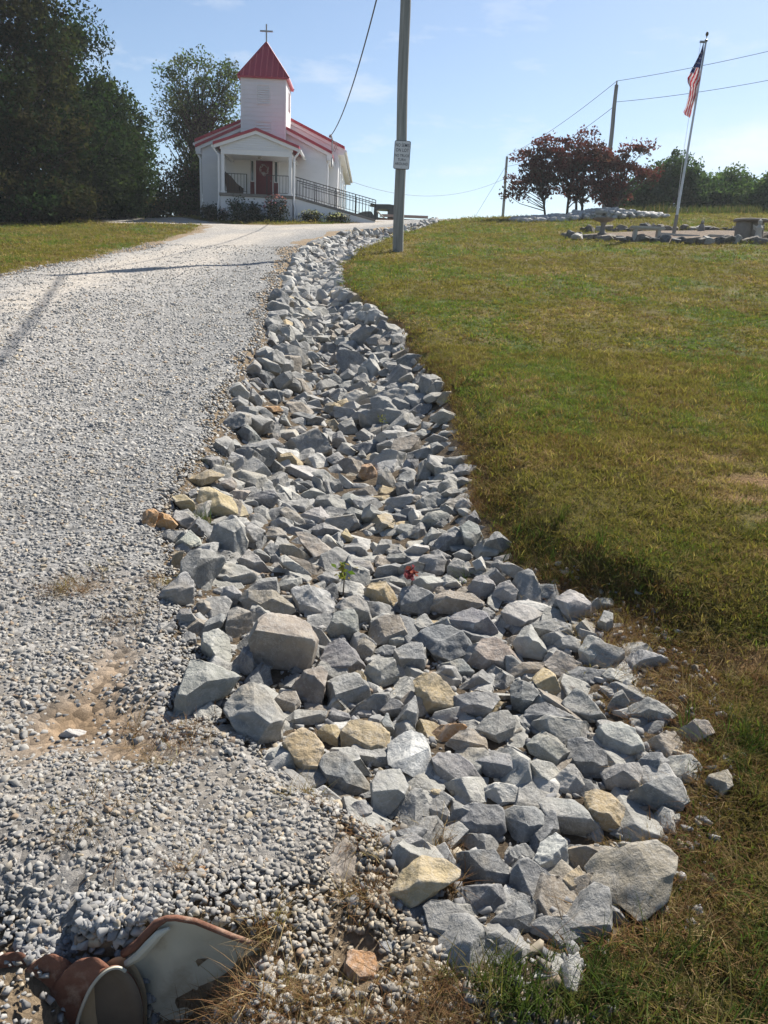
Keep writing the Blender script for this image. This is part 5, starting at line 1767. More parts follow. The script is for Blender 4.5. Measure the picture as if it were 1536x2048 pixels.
rocks = []                      # (name info, object, centre px, size px)
LM = []
for (ox, oy, sc_), block in STONES:
    for line in block.split('\n'):
        part = [s.strip() for s in line.split('|')]
        code, *pp = part[0].split()
        P = np.array([[float(q) for q in s.split(',')] for s in pp]) / sc_ + np.array((ox, oy))
        rocks.append((code, P, part[1] if len(part) > 1 else None, part[2] if len(part) > 2 else None))


def build_rock(code, P, r, rho_f=None):
    """A solid stone whose outline from the photographer's place is polygon P; its facets, depth and far side are its own."""
    c0 = P.mean(0)
    P = c0 + (P - c0) * 1.10
    hgt, wid = np.ptp(P[:, 1]), np.ptp(P[:, 0])
    g = hit(c0[0], P[:, 1].max() - .30 * hgt, 0.0)
    dist = np.linalg.norm(g - CP)
    V = ray(c0[0], c0[1]); V = V / np.linalg.norm(V)                # line of sight, with its own right and up
    R = np.cross(V, (0, 0, 1.0)); R /= np.linalg.norm(R)
    U = np.cross(R, V)
    ctr = CP + V * dist
    Q = []
    for u_, v_ in P:
        d = ray(u_, v_)
        x = d * (dist / (d @ V)) + CP - ctr
        Q.append((x @ R, x @ U))
    Q = np.array(Q)
    area = .5 * abs(np.dot(Q[:, 0], np.roll(Q[:, 1], 1)) - np.dot(Q[:, 1], np.roll(Q[:, 0], 1)))
    s = math.sqrt(area)
    T = s * r.uniform(.46, .6)
    nrm, off = [], []
    m = len(Q)
    sgn = np.sign(np.sum(Q[:, 0] * np.roll(Q[:, 1], -1) - Q[:, 1] * np.roll(Q[:, 0], -1)))
    for i in range(m):
        a, b = Q[i], Q[(i + 1) % m]
        e = (b - a) * sgn
        n2 = np.array((e[1], -e[0])); L = np.linalg.norm(n2)
        if L < 1e-6:
            continue
        n2 /= L
        h = max(float(n2 @ a), float(np.max(Q @ n2)) - .12 * s)
        for kk, tilt in ((-1, r.uniform(.02, .22)), (1, r.uniform(.05, .5))):
            n3 = (R * n2[0] + U * n2[1]) * math.cos(tilt) + V * kk * math.sin(tilt)
            nrm.append(n3); off.append(h * math.cos(tilt))
    Q3 = Q[:, :1] * R + Q[:, 1:] * U
    top_, bot_ = Q[:, 1].max(), Q[:, 1].min()
    rho = bot_ + (top_ - bot_) * (rho_f or r.uniform(.20, .58))
    el = math.asin(-V[2])
    tau = math.radians(r.uniform(4, 26) if rho_f is None else 6)
    yaw0 = r.normal(0, .22)
    nt = R * yaw0 + (U * math.cos(el + tau) - V * math.sin(el + tau))
    nt /= np.linalg.norm(nt)
    ht = float(np.max(Q3 @ nt)) - .06 * s
    at_, ab_ = float(nt @ -V), float(nt @ U)
    D = min(max((ht - ab_ * rho) / max(at_, .1), .25 * s), (.85 if rho_f is None else 1.25) * s)
    ridge = U * rho - V * D
    # upper facet, sometimes roofed into two
    if r.random() < .5:
        for yw in (-r.uniform(.2, .5), r.uniform(.2, .5)):
            n_ = nt + R * yw; n_ /= np.linalg.norm(n_)
            nrm.append(n_); off.append(max(float(n_ @ ridge) + .04 * s, float(np.max(Q3 @ n_)) - .10 * s))
    else:
        nrm.append(nt); off.append(max(float(nt @ ridge), ht))
    # broken front facets falling from the ridge to the foot
    yaws = [r.normal(0, .3)] if r.random() < .45 else [-r.uniform(.25, .7), r.uniform(.25, .7)]
    for yw in yaws:
        n_ = R * yw - V * 1.0 - U * r.uniform(.15, .75)
        n_ /= np.linalg.norm(n_)
        nrm.append(n_); off.append(float(n_ @ ridge) + abs(yw) * .06 * s)
    for _ in range(5):
        q_ = Q[r.integers(0, m)]
        n_ = R * q_[0] / s + U * q_[1] / s - V * r.uniform(.2, 1.1)
        n_ /= np.linalg.norm(n_)
        nrm.append(n_); off.append(float(n_ @ (R * q_[0] + U * q_[1] - V * D * r.uniform(-.05, .45))) - .02 * s)
    nrm.append(-V); off.append(D * 1.15)
    for _ in range(3):
        nq = V + R * r.normal(0, .4) + U * r.normal(0, .35); nq /= np.linalg.norm(nq)
        nrm.append(nq); off.append(T * r.uniform(.8, 1.1))
    big = max(hgt, wid)
    v, f = stone(nrm, off, r, r.uniform(.05, .10), 8 if big > 75 else (6 if big > 38 else 4), .030)
    tint = np.array(ROCK_TINT[code]) * r.uniform(.86, 1.14) * (1 + r.normal(0, .015, 3))
    return ctr, v, f, tint


infos = []
for code, P, short, label in rocks:
    ctr, v, f, tint = build_rock(code, P, rr_, .2 if short == 'flat-topped boulder' else None)
    me_ = mesh_np('riprap_stone', v, f, M_ROCK_TAN if code in 'to' else M_ROCK, tint, smooth=True)
    me_.set_sharp_from_angle(angle=math.radians(30))
    o = obj('riprap_stone', me_, None, ctr)
    o['category'] = 'stone'
    o['group'] = 'riprap stones of the ditch'
    infos.append([o, code, P.mean(0), max(np.ptp(P[:, 0]), np.ptp(P[:, 1])), np.ptp(P[:, 0]) / max(np.ptp(P[:, 1]), 1), short, label])
    if label:
        o['label'] = label
        LM.append((short, P.mean(0)))
# the other stones are told apart by colour, size and where they lie from the nearest named stone
CW = {'g': 'grey', 'l': 'light grey', 'd': 'dark grey', 't': 'tan', 'o': 'rusty', 'b': 'brownish', 'w': 'whitish'}
seen = {}
rest = []
for q in infos:
    if q[6]:
        continue
    dd = [(np.hypot(*(q[2] - c)), s, c) for s, c in LM]
    d_, s_, c_ = min(dd, key=lambda t: t[0])
    dx, dy = q[2] - c_
    way = ('downhill of' if dy > 0 else 'uphill of') if abs(dy) > abs(dx) else ('on the lawn side of' if dx > 0 else 'on the drive side of')
    rest.append((d_, s_, way, q))
rest.sort(key=lambda t: t[0])
for d_, s_, way, q in rest:
    k = (s_, way)
    n = seen.get(k, 0)
    seen[k] = n + 1
    size = 'small ' if q[3] < 34 else ('large ' if q[3] > 85 else '')
    q[0]['label'] = f"{size}{CW[q[1]]} stone, {ORD[min(n, 19)]} {way} the {s_}"[:150]

# further up, stones nobody can name: laid at random on the bed, the nearest as objects, the rest as one mass
def bed_samples(y0, y1, mind, r, grow=0.0):
    pts = []
    area = 0
    ys_ = np.linspace(y0, y1, 40)
    l, rr = ditch(ys_)
    n_try = int(np.sum((rr - l + grow) * (y1 - y0) / 40) / (mind ** 2) * 14)
    yy_ = r.uniform(y0, y1, n_try)
    l, rr = ditch(yy_)
    xx_ = l - grow + (rr - l + 2 * grow) * r.random(n_try)
    cell = {}
    for x, y in zip(xx_, yy_):
        k = (int(x / mind), int(y / mind))
        ok = True
        for a in (-1, 0, 1):
            for b in (-1, 0, 1):
                for p in cell.get((k[0] + a, k[1] + b), ()):
                    if (p[0] - x) ** 2 + (p[1] - y) ** 2 < mind ** 2:
                        ok = False
                        break
        if ok:
            cell.setdefault(k, []).append((x, y))
            pts.append((x, y))
    return pts


covered = [(q[2], q[3]) for q in infos]
cov_c = np.array([c for c, _ in covered]); cov_s = np.array([s for _, s in covered])


def project(p):
    q = np.asarray(p, float) - CP
    z = q @ CF
    return np.array((768 + FOCAL * (q @ CR) / z, 1024 - FOCAL * (q @ CU) / z))


BASE = []
rq = np.random.default_rng(99)
for i in range(26):
    e_ = np.array((rq.uniform(.95, 1.5), rq.uniform(.75, 1.1), rq.uniform(.5, .85)))
    BASE.append((random_rock(rq, 4, e_, 9), random_rock(rq, 3, e_, 9, rough=.0)))


def rot_m(r, tilt=.5):
    return np.array(Matrix.Rotation(r.uniform(0, 6.28), 3, 'Z') @ Matrix.Rotation(r.normal(0, tilt), 3, 'X') @ Matrix.Rotation(r.normal(0, tilt), 3, 'Y'))


def pick_tint(r):
    c = r.choice(['g', 'l', 'd', 'b', 'w', 't'], p=[.36, .34, .13, .09, .05, .03])
    return np.array(ROCK_TINT[c]) * r.uniform(.85, 1.15)


n_named = len(infos)
cand = []
for y0, y1, md in ((4.2, 7.2, .125), (7.2, 13, .13), (13, 22, .145), (22, 41.3, .20)):
    for x, y in bed_samples(y0, y1, md, rq, -.06):
        cand.append((x, y, rq.uniform(.068, .118) * (1.3 if rq.random() < .12 else 1) * (1.1 if y > 22 else 1)))
cand.sort(key=lambda t: t[1])
mass_v, mass_f, mass_t, nm = [], [], [], 0
left_n = 300 - n_named
up_n = {}
for x, y, s in cand:
    l, r__ = ditch(y)
    z = zt(x, y) + s * .30 + (.05 if abs(x - l) < .35 else 0)
    px = project((x, y, z))
    dmin = np.min(np.hypot(cov_c[:, 0] - px[0], cov_c[:, 1] - px[1]) / (cov_s * .5 + 8))
    if dmin < .72:
        continue                                                    # a named stone lies here
    if dmin < 1.0:
        z -= s * .55                                                # lies under a named stone
    v3, v2 = BASE[rq.integers(0, 26)]
    R_ = rot_m(rq)
    t = pick_tint(rq)
    if dmin >= 1.0 and left_n > 0:
        left_n -= 1
        v, f = v3
        o = obj('riprap_stone', mesh_np('riprap_stone', (v * s) @ R_.T, f, M_ROCK, t), None, (x, y, z))
        lane = 'drive edge' if (x - l) < (r__ - l) / 3 else ('lawn edge' if (x - l) > 2 * (r__ - l) / 3 else 'middle')
        up_n[lane] = up_n.get(lane, 0) + 1
        tag(o, f'grey stone in the middle ditch, {ORD[min(up_n[lane], 24) - 1]} unnamed one uphill along its {lane}', 'stone', 'riprap stones farther up the ditch')
        continue
    v, f = v3 if y < 13 else v2
    mass_v.append((v * s) @ R_.T + np.array((x, y, z))); mass_f.append(f + nm); nm += len(v)
    mass_t.append(np.tile(t, (len(v), 1)))
# a lower course of middling stones under the near heap
for x, y in bed_samples(1.42, 5.0, .105, rq, -.09):
    s = rq.uniform(.06, .095)
    v, f = BASE[rq.integers(0, 26)][0]
    R_ = rot_m(rq)
    z = zt(x, y) - s * .50
    mass_v.append((v * s) @ R_.T + np.array((x, y, z))); mass_f.append(f + nm); nm += len(v)
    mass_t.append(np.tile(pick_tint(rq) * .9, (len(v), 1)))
# smaller stones underneath, filling the gaps of the near heap
for x, y in bed_samples(1.40, 13.0, .095, rq, -.05):
    s = rq.uniform(.03, .06)
    l, r__ = ditch(y)
    v, f = BASE[rq.integers(0, 26)][1]
    R_ = rot_m(rq)
    z = zt(x, y) + s * .1 - (.035 if y < 7 else .015)
    px = project((x, y, z))
    mass_v.append((v * s) @ R_.T + np.array((x, y, z))); mass_f.append(f + nm); nm += len(v)
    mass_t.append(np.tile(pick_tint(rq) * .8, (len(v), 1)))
o = obj('riprap_fill', mesh_np('riprap_fill', np.concatenate(mass_v), np.concatenate(mass_f), M_GSTONE, np.concatenate(mass_t)))
tag(o, 'mass of smaller and farther grey stones filling the rock ditch', 'stones', kind='stuff')
print('stones named', n_named, 'cand', len(cand), 'left', left_n)

# ------------------------------------------------------------------ culvert: corrugated pipe and its flared steel end
M_STEEL = mat_basic('weathered_steel', (.46, .44, .355), .62, .16, 7, .0015, 80, stain=(.27, .22, .145), stain_amt=.8, stain_scale=6)
M_RUST = mat_basic('rusted_steel', (.155, .072, .046), .85, .5, 16, .004, 70, stain=(.40, .31, .23), stain_amt=.9, stain_scale=9)
cul = empty('culvert', tuple(at(300, 1990, CW_Y)), label='rusty corrugated culvert pipe with a bent flared steel end', cat='culvert')
C0 = np.array(cul.location)
top = [(246, 1910), (272, 1893), (292, 1872), (312, 1850), (332, 1839), (352, 1838), (391, 1845), (430, 1861), (469, 1877), (508, 1890), (545, 1894)]
T3 = [at(u, v, CW_Y + .010 * i / 10) for i, (u, v) in enumerate(top)]
low = [(283, 2260), (289, 2260), (296, 2260), (306, 2255), (320, 2240), (345, 2200), (385, 2140), (430, 2085), (475, 2030), (520, 1985), (556, 1940)]
L3 = [at(u, v, CW_Y - .02) for u, v in low]
mv, mf = [], []
NR = 12
for j in range(NR + 1):
    t = j / NR
    for a, b in zip(T3, L3):
        p = a * (1 - t) + b * t
        p = p + np.array((0, .03 * math.sin(math.pi * t) + .011 * math.sin(a[0] * 38 + t * 9) * math.sin(math.pi * min(1, t * 2)) + .004 * math.sin(a[0] * 120 + t * 30), 0))
        mv.append(p - C0)
n = len(top)
for j in range(NR):
    for i in range(n - 1):
        mf.append((j * n + i, j * n + i + 1, (j + 1) * n + i + 1, (j + 1) * n + i))
# thickness
back = [p + np.array((0, .004, 0)) for p in mv]
nn = len(mv)
mf2 = [tuple(q + nn for q in f_[::-1]) for f_ in mf]
w = MB(); w.add(mv + back, mf + mf2)
wing = w.build('flared_wing', M_STEEL, cul, smooth=True)
# rolled rim along the top of the wing, bent over towards the viewer
rv, rf = [], []
K = 8
for i, p in enumerate(T3):
    t = T3[min(i + 1, n - 1)] - T3[max(i - 1, 0)]
    t /= np.linalg.norm(t)
    upv = np.array((0, 0, 1.0)) - t * t[2]
    upv /= np.linalg.norm(upv)
    bk = np.array((0, 1.0, 0))
    rad = .0075 if i > 3 else .011
    for k in range(K):
        a = math.radians(-60 + 250 * k / (K - 1))
        rv.append(p - C0 + upv * rad * math.sin(a) * .9 - bk * rad * (math.cos(a) - .4))
for i in range(n - 1):
    for k in range(K - 1):
        rf.append((i * K + k, i * K + k + 1, (i + 1) * K + k + 1, (i + 1) * K + k))
w = MB(); w.add(rv, rf)
rim_o = w.build('rolled_rim', M_RUST, cul, smooth=True)
MB().tube([q - C0 + np.array((.010, -.010, -.014)) for q in T3[:5]], [.008, .011, .012, .010, .004], 8).build('rolled_flange', M_STEEL, cul, smooth=True)
so = rim_o.modifiers.new('thickness', 'SOLIDIFY'); so.thickness = .003
# the pipe: corrugated tube running back to the left, its mouth edge curling
mouth = [(140, 2190), (144, 2120), (152, 2048), (168, 1998), (187, 1963), (211, 1939), (234, 1932), (254, 1943), (270, 1962), (284, 2000), (287, 2060), (285, 2190)]
M3 = [at(u, v, CW_Y - .025 - .05 * max(0, (260 - u) / 160)) for u, v in mouth]
ax = np.array((-1.0, .06, -.02)); ax /= np.linalg.norm(ax)
pv, pf = [], []
NS = 46
mc = np.mean(M3, 0)
m_ = len(M3)
fine = []
for i in range(m_ - 1):
    a0, a1, a2, a3 = M3[max(i - 1, 0)], M3[i], M3[i + 1], M3[min(i + 2, m_ - 1)]
    for q in range(4):
        t = q / 4
        fine.append(.5 * (2 * a1 + (a2 - a0) * t + (2 * a0 - 5 * a1 + 4 * a2 - a3) * t * t + (3 * a1 - a0 - 3 * a2 + a3) * t ** 3))
fine.append(M3[-1])
m_ = len(fine)
for s in range(NS + 1):
    d = .62 * s / NS
    wv_ = -.012 * math.sin(d / .088 * 2 * math.pi + .6) * min(1, d / .03)
    op = min(1, d / .30)
    for i, p in enumerate(fine):
        # the mouth is cut aslant: its left flank rolls over into the round body of the pipe
        out_ = (p - mc); out_[0] *= (1 - op) ; out_ = out_ / (np.linalg.norm(out_) + 1e-9)
        q = p + ax * d
        pv.append(q + np.array((0, 0, 1)) * wv_ * 1.0 + out_ * wv_ * .6 - C0 + np.array((0, 0, -.004 * op)))
for s in range(NS):
    for i in range(m_ - 1):
        pf.append((s * m_ + i, s * m_ + i + 1, (s + 1) * m_ + i + 1, (s + 1) * m_ + i))
w = MB(); w.add(pv, pf)
pipe = w.build('pipe', M_RUST, cul, smooth=True)
pipe.data.materials.append(mat_basic('pipe_inside', (.16, .13, .095), .8, .3, 6))
so = pipe.modifiers.new('thickness', 'SOLIDIFY'); so.thickness = .004; so.offset = 0; so.material_offset = 1
# bright lip at the mouth and the galvanised inside
w = MB()
w.tube([p - C0 + np.array((.003, -.004, 0)) for p in fine[1:-17]], .0040, 6)
w.build('mouth_lip', M_STEEL, cul, smooth=True)
w = MB()
fan = [p - C0 + np.array((0, .028, -.003)) for p in fine]
w.add(fan + [fan[-1] + np.array((0, 0, -.25)), fan[0] + np.array((0, 0, -.25))], [list(range(len(fan) + 2))])
w.build('inner_wall', mat_basic('dull_steel', (.44, .33, .20), .7, .25, 5, stretch=(6, 1, 1)), cul)

# ------------------------------------------------------------------ scattered ground cover (one object per kind)
def scatter(name, label, pts, rots, scl, tint, idx, sources, kind='stuff'):
    pts = np.asarray(pts, np.float32)
    me = bpy.data.meshes.new(name)
    me.vertices.add(len(pts))
    me.vertices.foreach_set('co', pts.ravel())
    a = me.attributes.new('rot', 'FLOAT_VECTOR', 'POINT'); a.data.foreach_set('vector', np.asarray(rots, np.float32).ravel())
    a = me.attributes.new('scl', 'FLOAT_VECTOR', 'POINT'); a.data.foreach_set('vector', np.asarray(scl, np.float32).ravel())
    a = me.attributes.new('pick', 'INT', 'POINT'); a.data.foreach_set('value', np.asarray(idx, np.int32))
    t = np.ones((len(pts), 4), np.float32); t[:, :3] = tint
    a = me.attributes.new('tint', 'FLOAT_COLOR', 'POINT'); a.data.foreach_set('color', t.ravel())
    ng = bpy.data.node_groups.new(name, 'GeometryNodeTree')
    ng.interface.new_socket('Geometry', in_out='INPUT', socket_type='NodeSocketGeometry')
    ng.interface.new_socket('Geometry', in_out='OUTPUT', socket_type='NodeSocketGeometry')
    n, l = ng.nodes, ng.links
    gi, go = n.new('NodeGroupInput'), n.new('NodeGroupOutput')
    g2i = n.new('GeometryNodeGeometryToInstance')
    for s in reversed(sources):
        oi = n.new('GeometryNodeObjectInfo')
        oi.inputs['Object'].default_value = s
        l.new(oi.outputs['Geometry'], g2i.inputs[0])
    iop = n.new('GeometryNodeInstanceOnPoints')
    iop.inputs['Pick Instance'].default_value = True

    def attr(nm, ty):
        q = n.new('GeometryNodeInputNamedAttribute')
        q.data_type = ty
        q.inputs['Name'].default_value = nm
        return q.outputs['Attribute']
    l.new(gi.outputs[0], iop.inputs['Points'])
    l.new(g2i.outputs[0], iop.inputs['Instance'])
    l.new(attr('pick', 'INT'), iop.inputs['Instance Index'])
    l.new(attr('rot', 'FLOAT_VECTOR'), iop.inputs['Rotation'])
    l.new(attr('scl', 'FLOAT_VECTOR'), iop.inputs['Scale'])
    l.new(iop.outputs[0], go.inputs[0])
    o = obj(name, me)
    mod = o.modifiers.new('scatter', 'NODES')
    mod.node_group = ng
    return tag(o, label, None, None, kind)


def in_frame(x, y, z, pad=60, side=1.7):
    """What can be seen from the photograph's place; thinner to about two steps beyond it on either side."""
    p = np.stack([x, y, z], 1) - CP
    d = p @ CF
    u, v = 768 + FOCAL * (p @ CR) / d, 1024 - FOCAL * (p @ CU) / d
    inside = (d > .1) & (u > -pad) & (u < 1536 + pad) & (v > -pad) & (v < 2048 + pad * 2)
    m = FOCAL * side / np.maximum(d, .1)
    beside = (d > .1) & (u > -m) & (u < 1536 + m) & (v > -m) & (v < 2048 + m * .4)
    return inside | (beside & (rg.random(len(x)) < .55))


def clear_of(x, y, z):
    """Keep the loose gravel off the few stones that lie alone on it."""
    p = np.stack([x, y, z], 1) - CP
    d = p @ CF
    u, v = 768 + FOCAL * (p @ CR) / d, 1024 - FOCAL * (p @ CU) / d
    ok = np.ones(len(x), bool)
    for q in infos:
        if q[5] in ('lone brown block', 'narrow gravel stone', 'flat cream stone'):
            ok &= np.hypot((u - q[2][0]) / (q[3] * .5), (v - q[2][1]) / (q[3] * .5 / max(1, q[4]))) > 1.05
    return ok


rg = np.random.default_rng(314)
PEB = []
for i in range(8):
    q, f = random_rock(rg, 2, (rg.uniform(1.0, 1.45), rg.uniform(.75, 1.05), rg.uniform(.5, .85)), 8, clip=.35)
    s_o = bpy.data.objects.new('pebble_shape', mesh_np('pebble_shape', q, f, M_PEBBLE))
    PEB.append(s_o)

P_, S_, T_ = [], [], []
CH = np.array([(.34, .34, .335), (.39, .385, .375), (.29, .292, .297), (.44, .435, .42), (.35, .32, .275), (.43, .37, .28), (.25, .25, .255), (.32, .25, .19)])
for y0, y1, dens, s0, s1 in ((1.15, 2.0, 12500, .0030, .0088), (2.0, 3.0, 9000, .0033, .0098), (3.0, 4.6, 4300, .0045, .0108), (4.6, 7.0, 2100, .006, .0125), (7.0, 11.0, 900, .008, .0145), (11, 16, 330, .010, .0165), (16, 24, 90, .012, .020)):
    x0, x1 = max(-.62 * y1 - 2.1, -7.6), 1.0
    n = int((x1 - x0) * (y1 - y0) * dens)
    x, y = rg.uniform(x0, x1, n), rg.uniform(y0, y1, n)
    inside = in_poly(x, y, ROAD)
    dd = dist_poly(x, y, ROAD)
    prob = np.where(inside, 1.0, np.exp(-dd / .13) * .8)
    # thinner on the mud
    mud = mud_at(x, y)
    cream = cream_at(x, y)
    prob = prob * (1 - .72 * cream)
    prob = prob * (1 - np.clip(mud, 0, .82)) * (.45 + .85 * fbm(x * 2.5, y * 2.5, 71) - .35 * (1 - sm(2.6, 3.6, y)) * sm(.42, .62, fbm(x * 4.5, y * 4.5, 75)))
    z = terrain(x, y)
    inn_pipe = (y < CW_Y + .02) & (x < _p3[0] + .02)
    kk = (rg.random(n) < prob) & in_frame(x, y, z) & ~(inn_pipe & (rg.random(n) < .45)) & ~((np.abs(y - CW_Y) < .035) & (x > _p3[0] - .05) & (x < _p1[0] + .02)) & clear_of(x, y, z)
    x, y, z = x[kk], y[kk], z[kk]
    s = s0 + (s1 - s0) * rg.random(len(x)) ** 2.2
    big = rg.random(len(x)) < .02
    s = np.where(big, s * 1.7, s)
    z = z + .012 * in_poly(x, y, ROAD) + s * rg.uniform(-.62, .12, len(s))
    c = (.70 + .18 * sm(2.0, 5, y0)) * np.array((1.025, 1.0, .955)) * CH[rg.choice(8, len(x), p=[.31, .20, .19, .09, .09, .025, .07, .025])] * rg.uniform(.85, 1.15, (len(x), 1))
    nearmud = np.exp(-((x - .05) / .25) ** 2 - ((y - 1.5) / .25) ** 2) * .7
    c = c * (1 - nearmud[:, None] * .6) + c * np.array((1.25, 1.0, .62)) * nearmud[:, None] * .6
    P_.append(np.stack([x, y, z], 1)); S_.append(s); T_.append(c)
# stones slipped down behind the pipe mouth
n = 900
x, y = rg.uniform(-.80, _p3[0] + .03, n), rg.uniform(CW_Y - .015, CW_Y + .11, n)
kk = (y > CW_Y + .01) | (x < -.62)
x, y = x[kk], y[kk]
s = .0045 + .0075 * rg.random(len(x))
P_.append(np.stack([x, y - .004, terrain(x, y) + s * .3], 1)); S_.append(s); T_.append(.74 * CH[rg.choice(8, len(x), p=[.31, .20, .19, .09, .09, .025, .07, .025])])
# a sprinkle between the big stones and beyond the rim of the heap
n = 4500
x, y = rg.uniform(-1.3, 1.35, n), rg.uniform(1.2, 3.4, n)
l, r__ = ditch(y)
kk = (x > l - .05) & (x < r__ + .12) & in_frame(x, y, terrain(x, y))
x, y = x[kk], y[kk]
s = .004 + .011 * rg.random(len(x)) ** 2
P_.append(np.stack([x, y, terrain(x, y) + s * .3], 1)); S_.append(s); T_.append(.74 * CH[rg.choice(8, len(x), p=[.2, .16, .16, .08, .14, .12, .08, .06])] * rg.uniform(.7, 1.0, (len(x), 1)))
P_, S_, T_ = np.concatenate(P_), np.concatenate(S_), np.concatenate(T_)
n = len(P_)
print('pebbles', n)
scatter('gravel', 'loose grey and white crushed stone covering the drive', P_, np.stack([rg.normal(0, .45, n), rg.normal(0, .45, n), rg.uniform(0, 6.28, n)], 1), np.repeat(S_[:, None], 3, 1), T_, rg.integers(0, 8, n), PEB)


# ---- grass: tufts of blades
def tuft(r, nb, h, spread, wid, lean, seg=3):
    v, f = [], []
    for _ in range(nb):
        a = r.uniform(0, 6.28)
        b = np.array((r.normal(0, spread), r.normal(0, spread), -.004))
        d = np.array((math.cos(a), math.sin(a), 0))
        s = np.array((-d[1], d[0], 0)) * wid * r.uniform(.7, 1.3)
        hh, ln = h * r.uniform(.5, 1.25), lean * r.uniform(.2, 1.5)
        n0 = len(v)
        for k in range(seg + 1):
            t = k / seg
            c = b + d * hh * ln * t * t + np.array((0, 0, hh * (t - .28 * ln * t * t)))
            w_ = s * (1 - t ** 1.6) + s * .06
            v += [c - w_, c + w_]
        for k in range(seg):
            f.append((n0 + 2 * k, n0 + 2 * k + 1, n0 + 2 * k + 3, n0 + 2 * k + 2))
    return np.array(v), np.array(f, np.int32)


def sources(name, specs):
    out_ = []
    for sp_ in specs:
        v, f = tuft(rg, *sp_)
        out_.append(bpy.data.objects.new(name, mesh_np(name, v, f, M_BLADE)))
    return out_


MOWN = sources('mown_tuft', [(11, .040, .018, .0017, .8), (12, .046, .020, .0016, .9), (10, .036, .022, .0018, 1.1), (13, .042, .022, .0016, .7)])
FARG = sources('far_tuft', [(12, .05, .05, .005, .9), (13, .055, .055, .0055, .8), (12, .045, .06, .005, 1.0)])
TALL = sources('long_tuft', [(15, .13, .018, .0021, .75, 4), (13, .11, .02, .0023, .9, 4), (12, .15, .016, .002, .65, 4)])
DEAD = sources('dead_tuft', [(16, .075, .022, .0012, 1.4, 3), (14, .06, .03, .0012, 1.6, 3), (18, .09, .02, .0011, 1.3, 4)])


def turf_tint(x, y, r):
    g, d, rd, b = lawn_mix(x, y)
    n = len(x)
    base = np.array([(.19, .165, .048), (.16, .148, .044), (.215, .18, .065), (.135, .13, .042)])[r.integers(0, 4, n)]
    pick = r.random(n)
    c = base.copy()
    gm = pick < g * .75
    c[gm] = np.array([(.105, .15, .034), (.13, .17, .042)])[r.integers(0, 2, gm.sum())]
    rm = (r.random(n) < rd * .72)
    c[rm] = np.array([(.17, .105, .05), (.20, .135, .066), (.135, .08, .04)])[r.integers(0, 3, rm.sum())]
    dm = (r.random(n) < d * .65 + b * .5 + .08)
    c[dm] = np.array([(.34, .26, .13), (.27, .20, .095), (.22, .15, .07)])[r.integers(0, 3, dm.sum())]
    return c * r.uniform(.75, 1.2, (n, 1)) * (.68 + .32 * sm(1.6, 4.5, y))[:, None] * np.array((1.03, .95, 1.0))


def lawn_ok(x, y, r, edge=.02):
    l, rr = ditch(y)
    right = x > rr + edge + r.normal(0, .035, len(x))
    left = x < l
    far = y > 41
    k = np.where(in_poly(x, y, ROAD), False, right | (left & (dist_poly(x, y, ROAD) > .02)) | far)
    return k & ~((y < 1.2) & (x < .5))


P_, S_, T_, R_s = [], [], [], []
for y0, y1, dens, sc_ in ((1.1, 2.2, 2500, .95), (2.2, 3.6, 1900, 1.0), (3.6, 5.5, 1250, 1.1), (5.5, 8.5, 650, 1.35)):
    x0, x1 = (.3, 2.3 + .58 * y1)
    n = int((x1 - x0) * (y1 - y0) * dens)
    x, y = rg.uniform(x0, x1, n), rg.uniform(y0, y1, n)
    z = terrain(x, y)
    _g, _d, _r, b = lawn_mix(x, y)
    kk = lawn_ok(x, y, rg) & in_frame(x, y, z) & (rg.random(n) > b * .95)
    x, y, z = x[kk], y[kk], z[kk]
    P_.append(np.stack([x, y, z], 1)); S_.append(sc_ * rg.uniform(.65, 1.3, len(x)) * (.75 + .5 * fbm(x * 1.3, y * 1.3, 81))); T_.append(turf_tint(x, y, rg))
P_, S_, T_ = np.concatenate(P_), np.concatenate(S_), np.concatenate(T_)
n = len(P_)
print('mown', n)
scatter('lawn_grass', 'short mown olive and brown lawn grass', P_, np.stack([rg.normal(0, .2, n), rg.normal(0, .2, n), rg.uniform(0, 6.28, n)], 1), np.stack([S_ * 1.1, S_ * 1.1, S_ * .72], 1), T_, rg.integers(0, 4, n), MOWN)

P_, S_, T_ = [], [], []
for y0, y1, dens, sc_ in ((8.5, 13, 230, .9), (13, 20, 110, 1.15), (20, 30, 48, 1.5), (30, 46, 22, 2.0)):
    x0, x1 = -.56 * y1 - 2, .56 * y1 + 2
    n = int((x1 - x0) * (y1 - y0) * dens)
    x, y = rg.uniform(x0, x1, n), rg.uniform(y0, y1, n)
    z = terrain(x, y)
    kk = lawn_ok(x, y, rg) & in_frame(x, y, z) & ~in_poly(x, y, bp2.tolist())
    x, y, z = x[kk], y[kk], z[kk]
    P_.append(np.stack([x, y, z], 1)); S_.append(sc_ * rg.uniform(.6, 1.25, len(x))); T_.append(turf_tint(x, y, rg) * .95)
P_, S_, T_ = np.concatenate(P_), np.concatenate(S_), np.concatenate(T_)
n = len(P_)
print('far grass', n)
scatter('distant_grass', 'mown grass of the upper lawns', P_, np.stack([rg.normal(0, .2, n), rg.normal(0, .2, n), rg.uniform(0, 6.28, n)], 1), np.stack([S_ * 1.2, S_ * 1.2, S_ * .7], 1), T_, rg.integers(0, 3, n), FARG)


def edge_patch(spec, r):
    """(u, v, spread m, count) clusters on the ground."""
    P = []
    for u, v, s, c in spec:
        p = hit(u, v)
        q = r.normal(0, s, (c, 2)) + p[:2]
        P.append(np.column_stack([q, terrain(q[:, 0], q[:, 1])]))
    return np.concatenate(P)


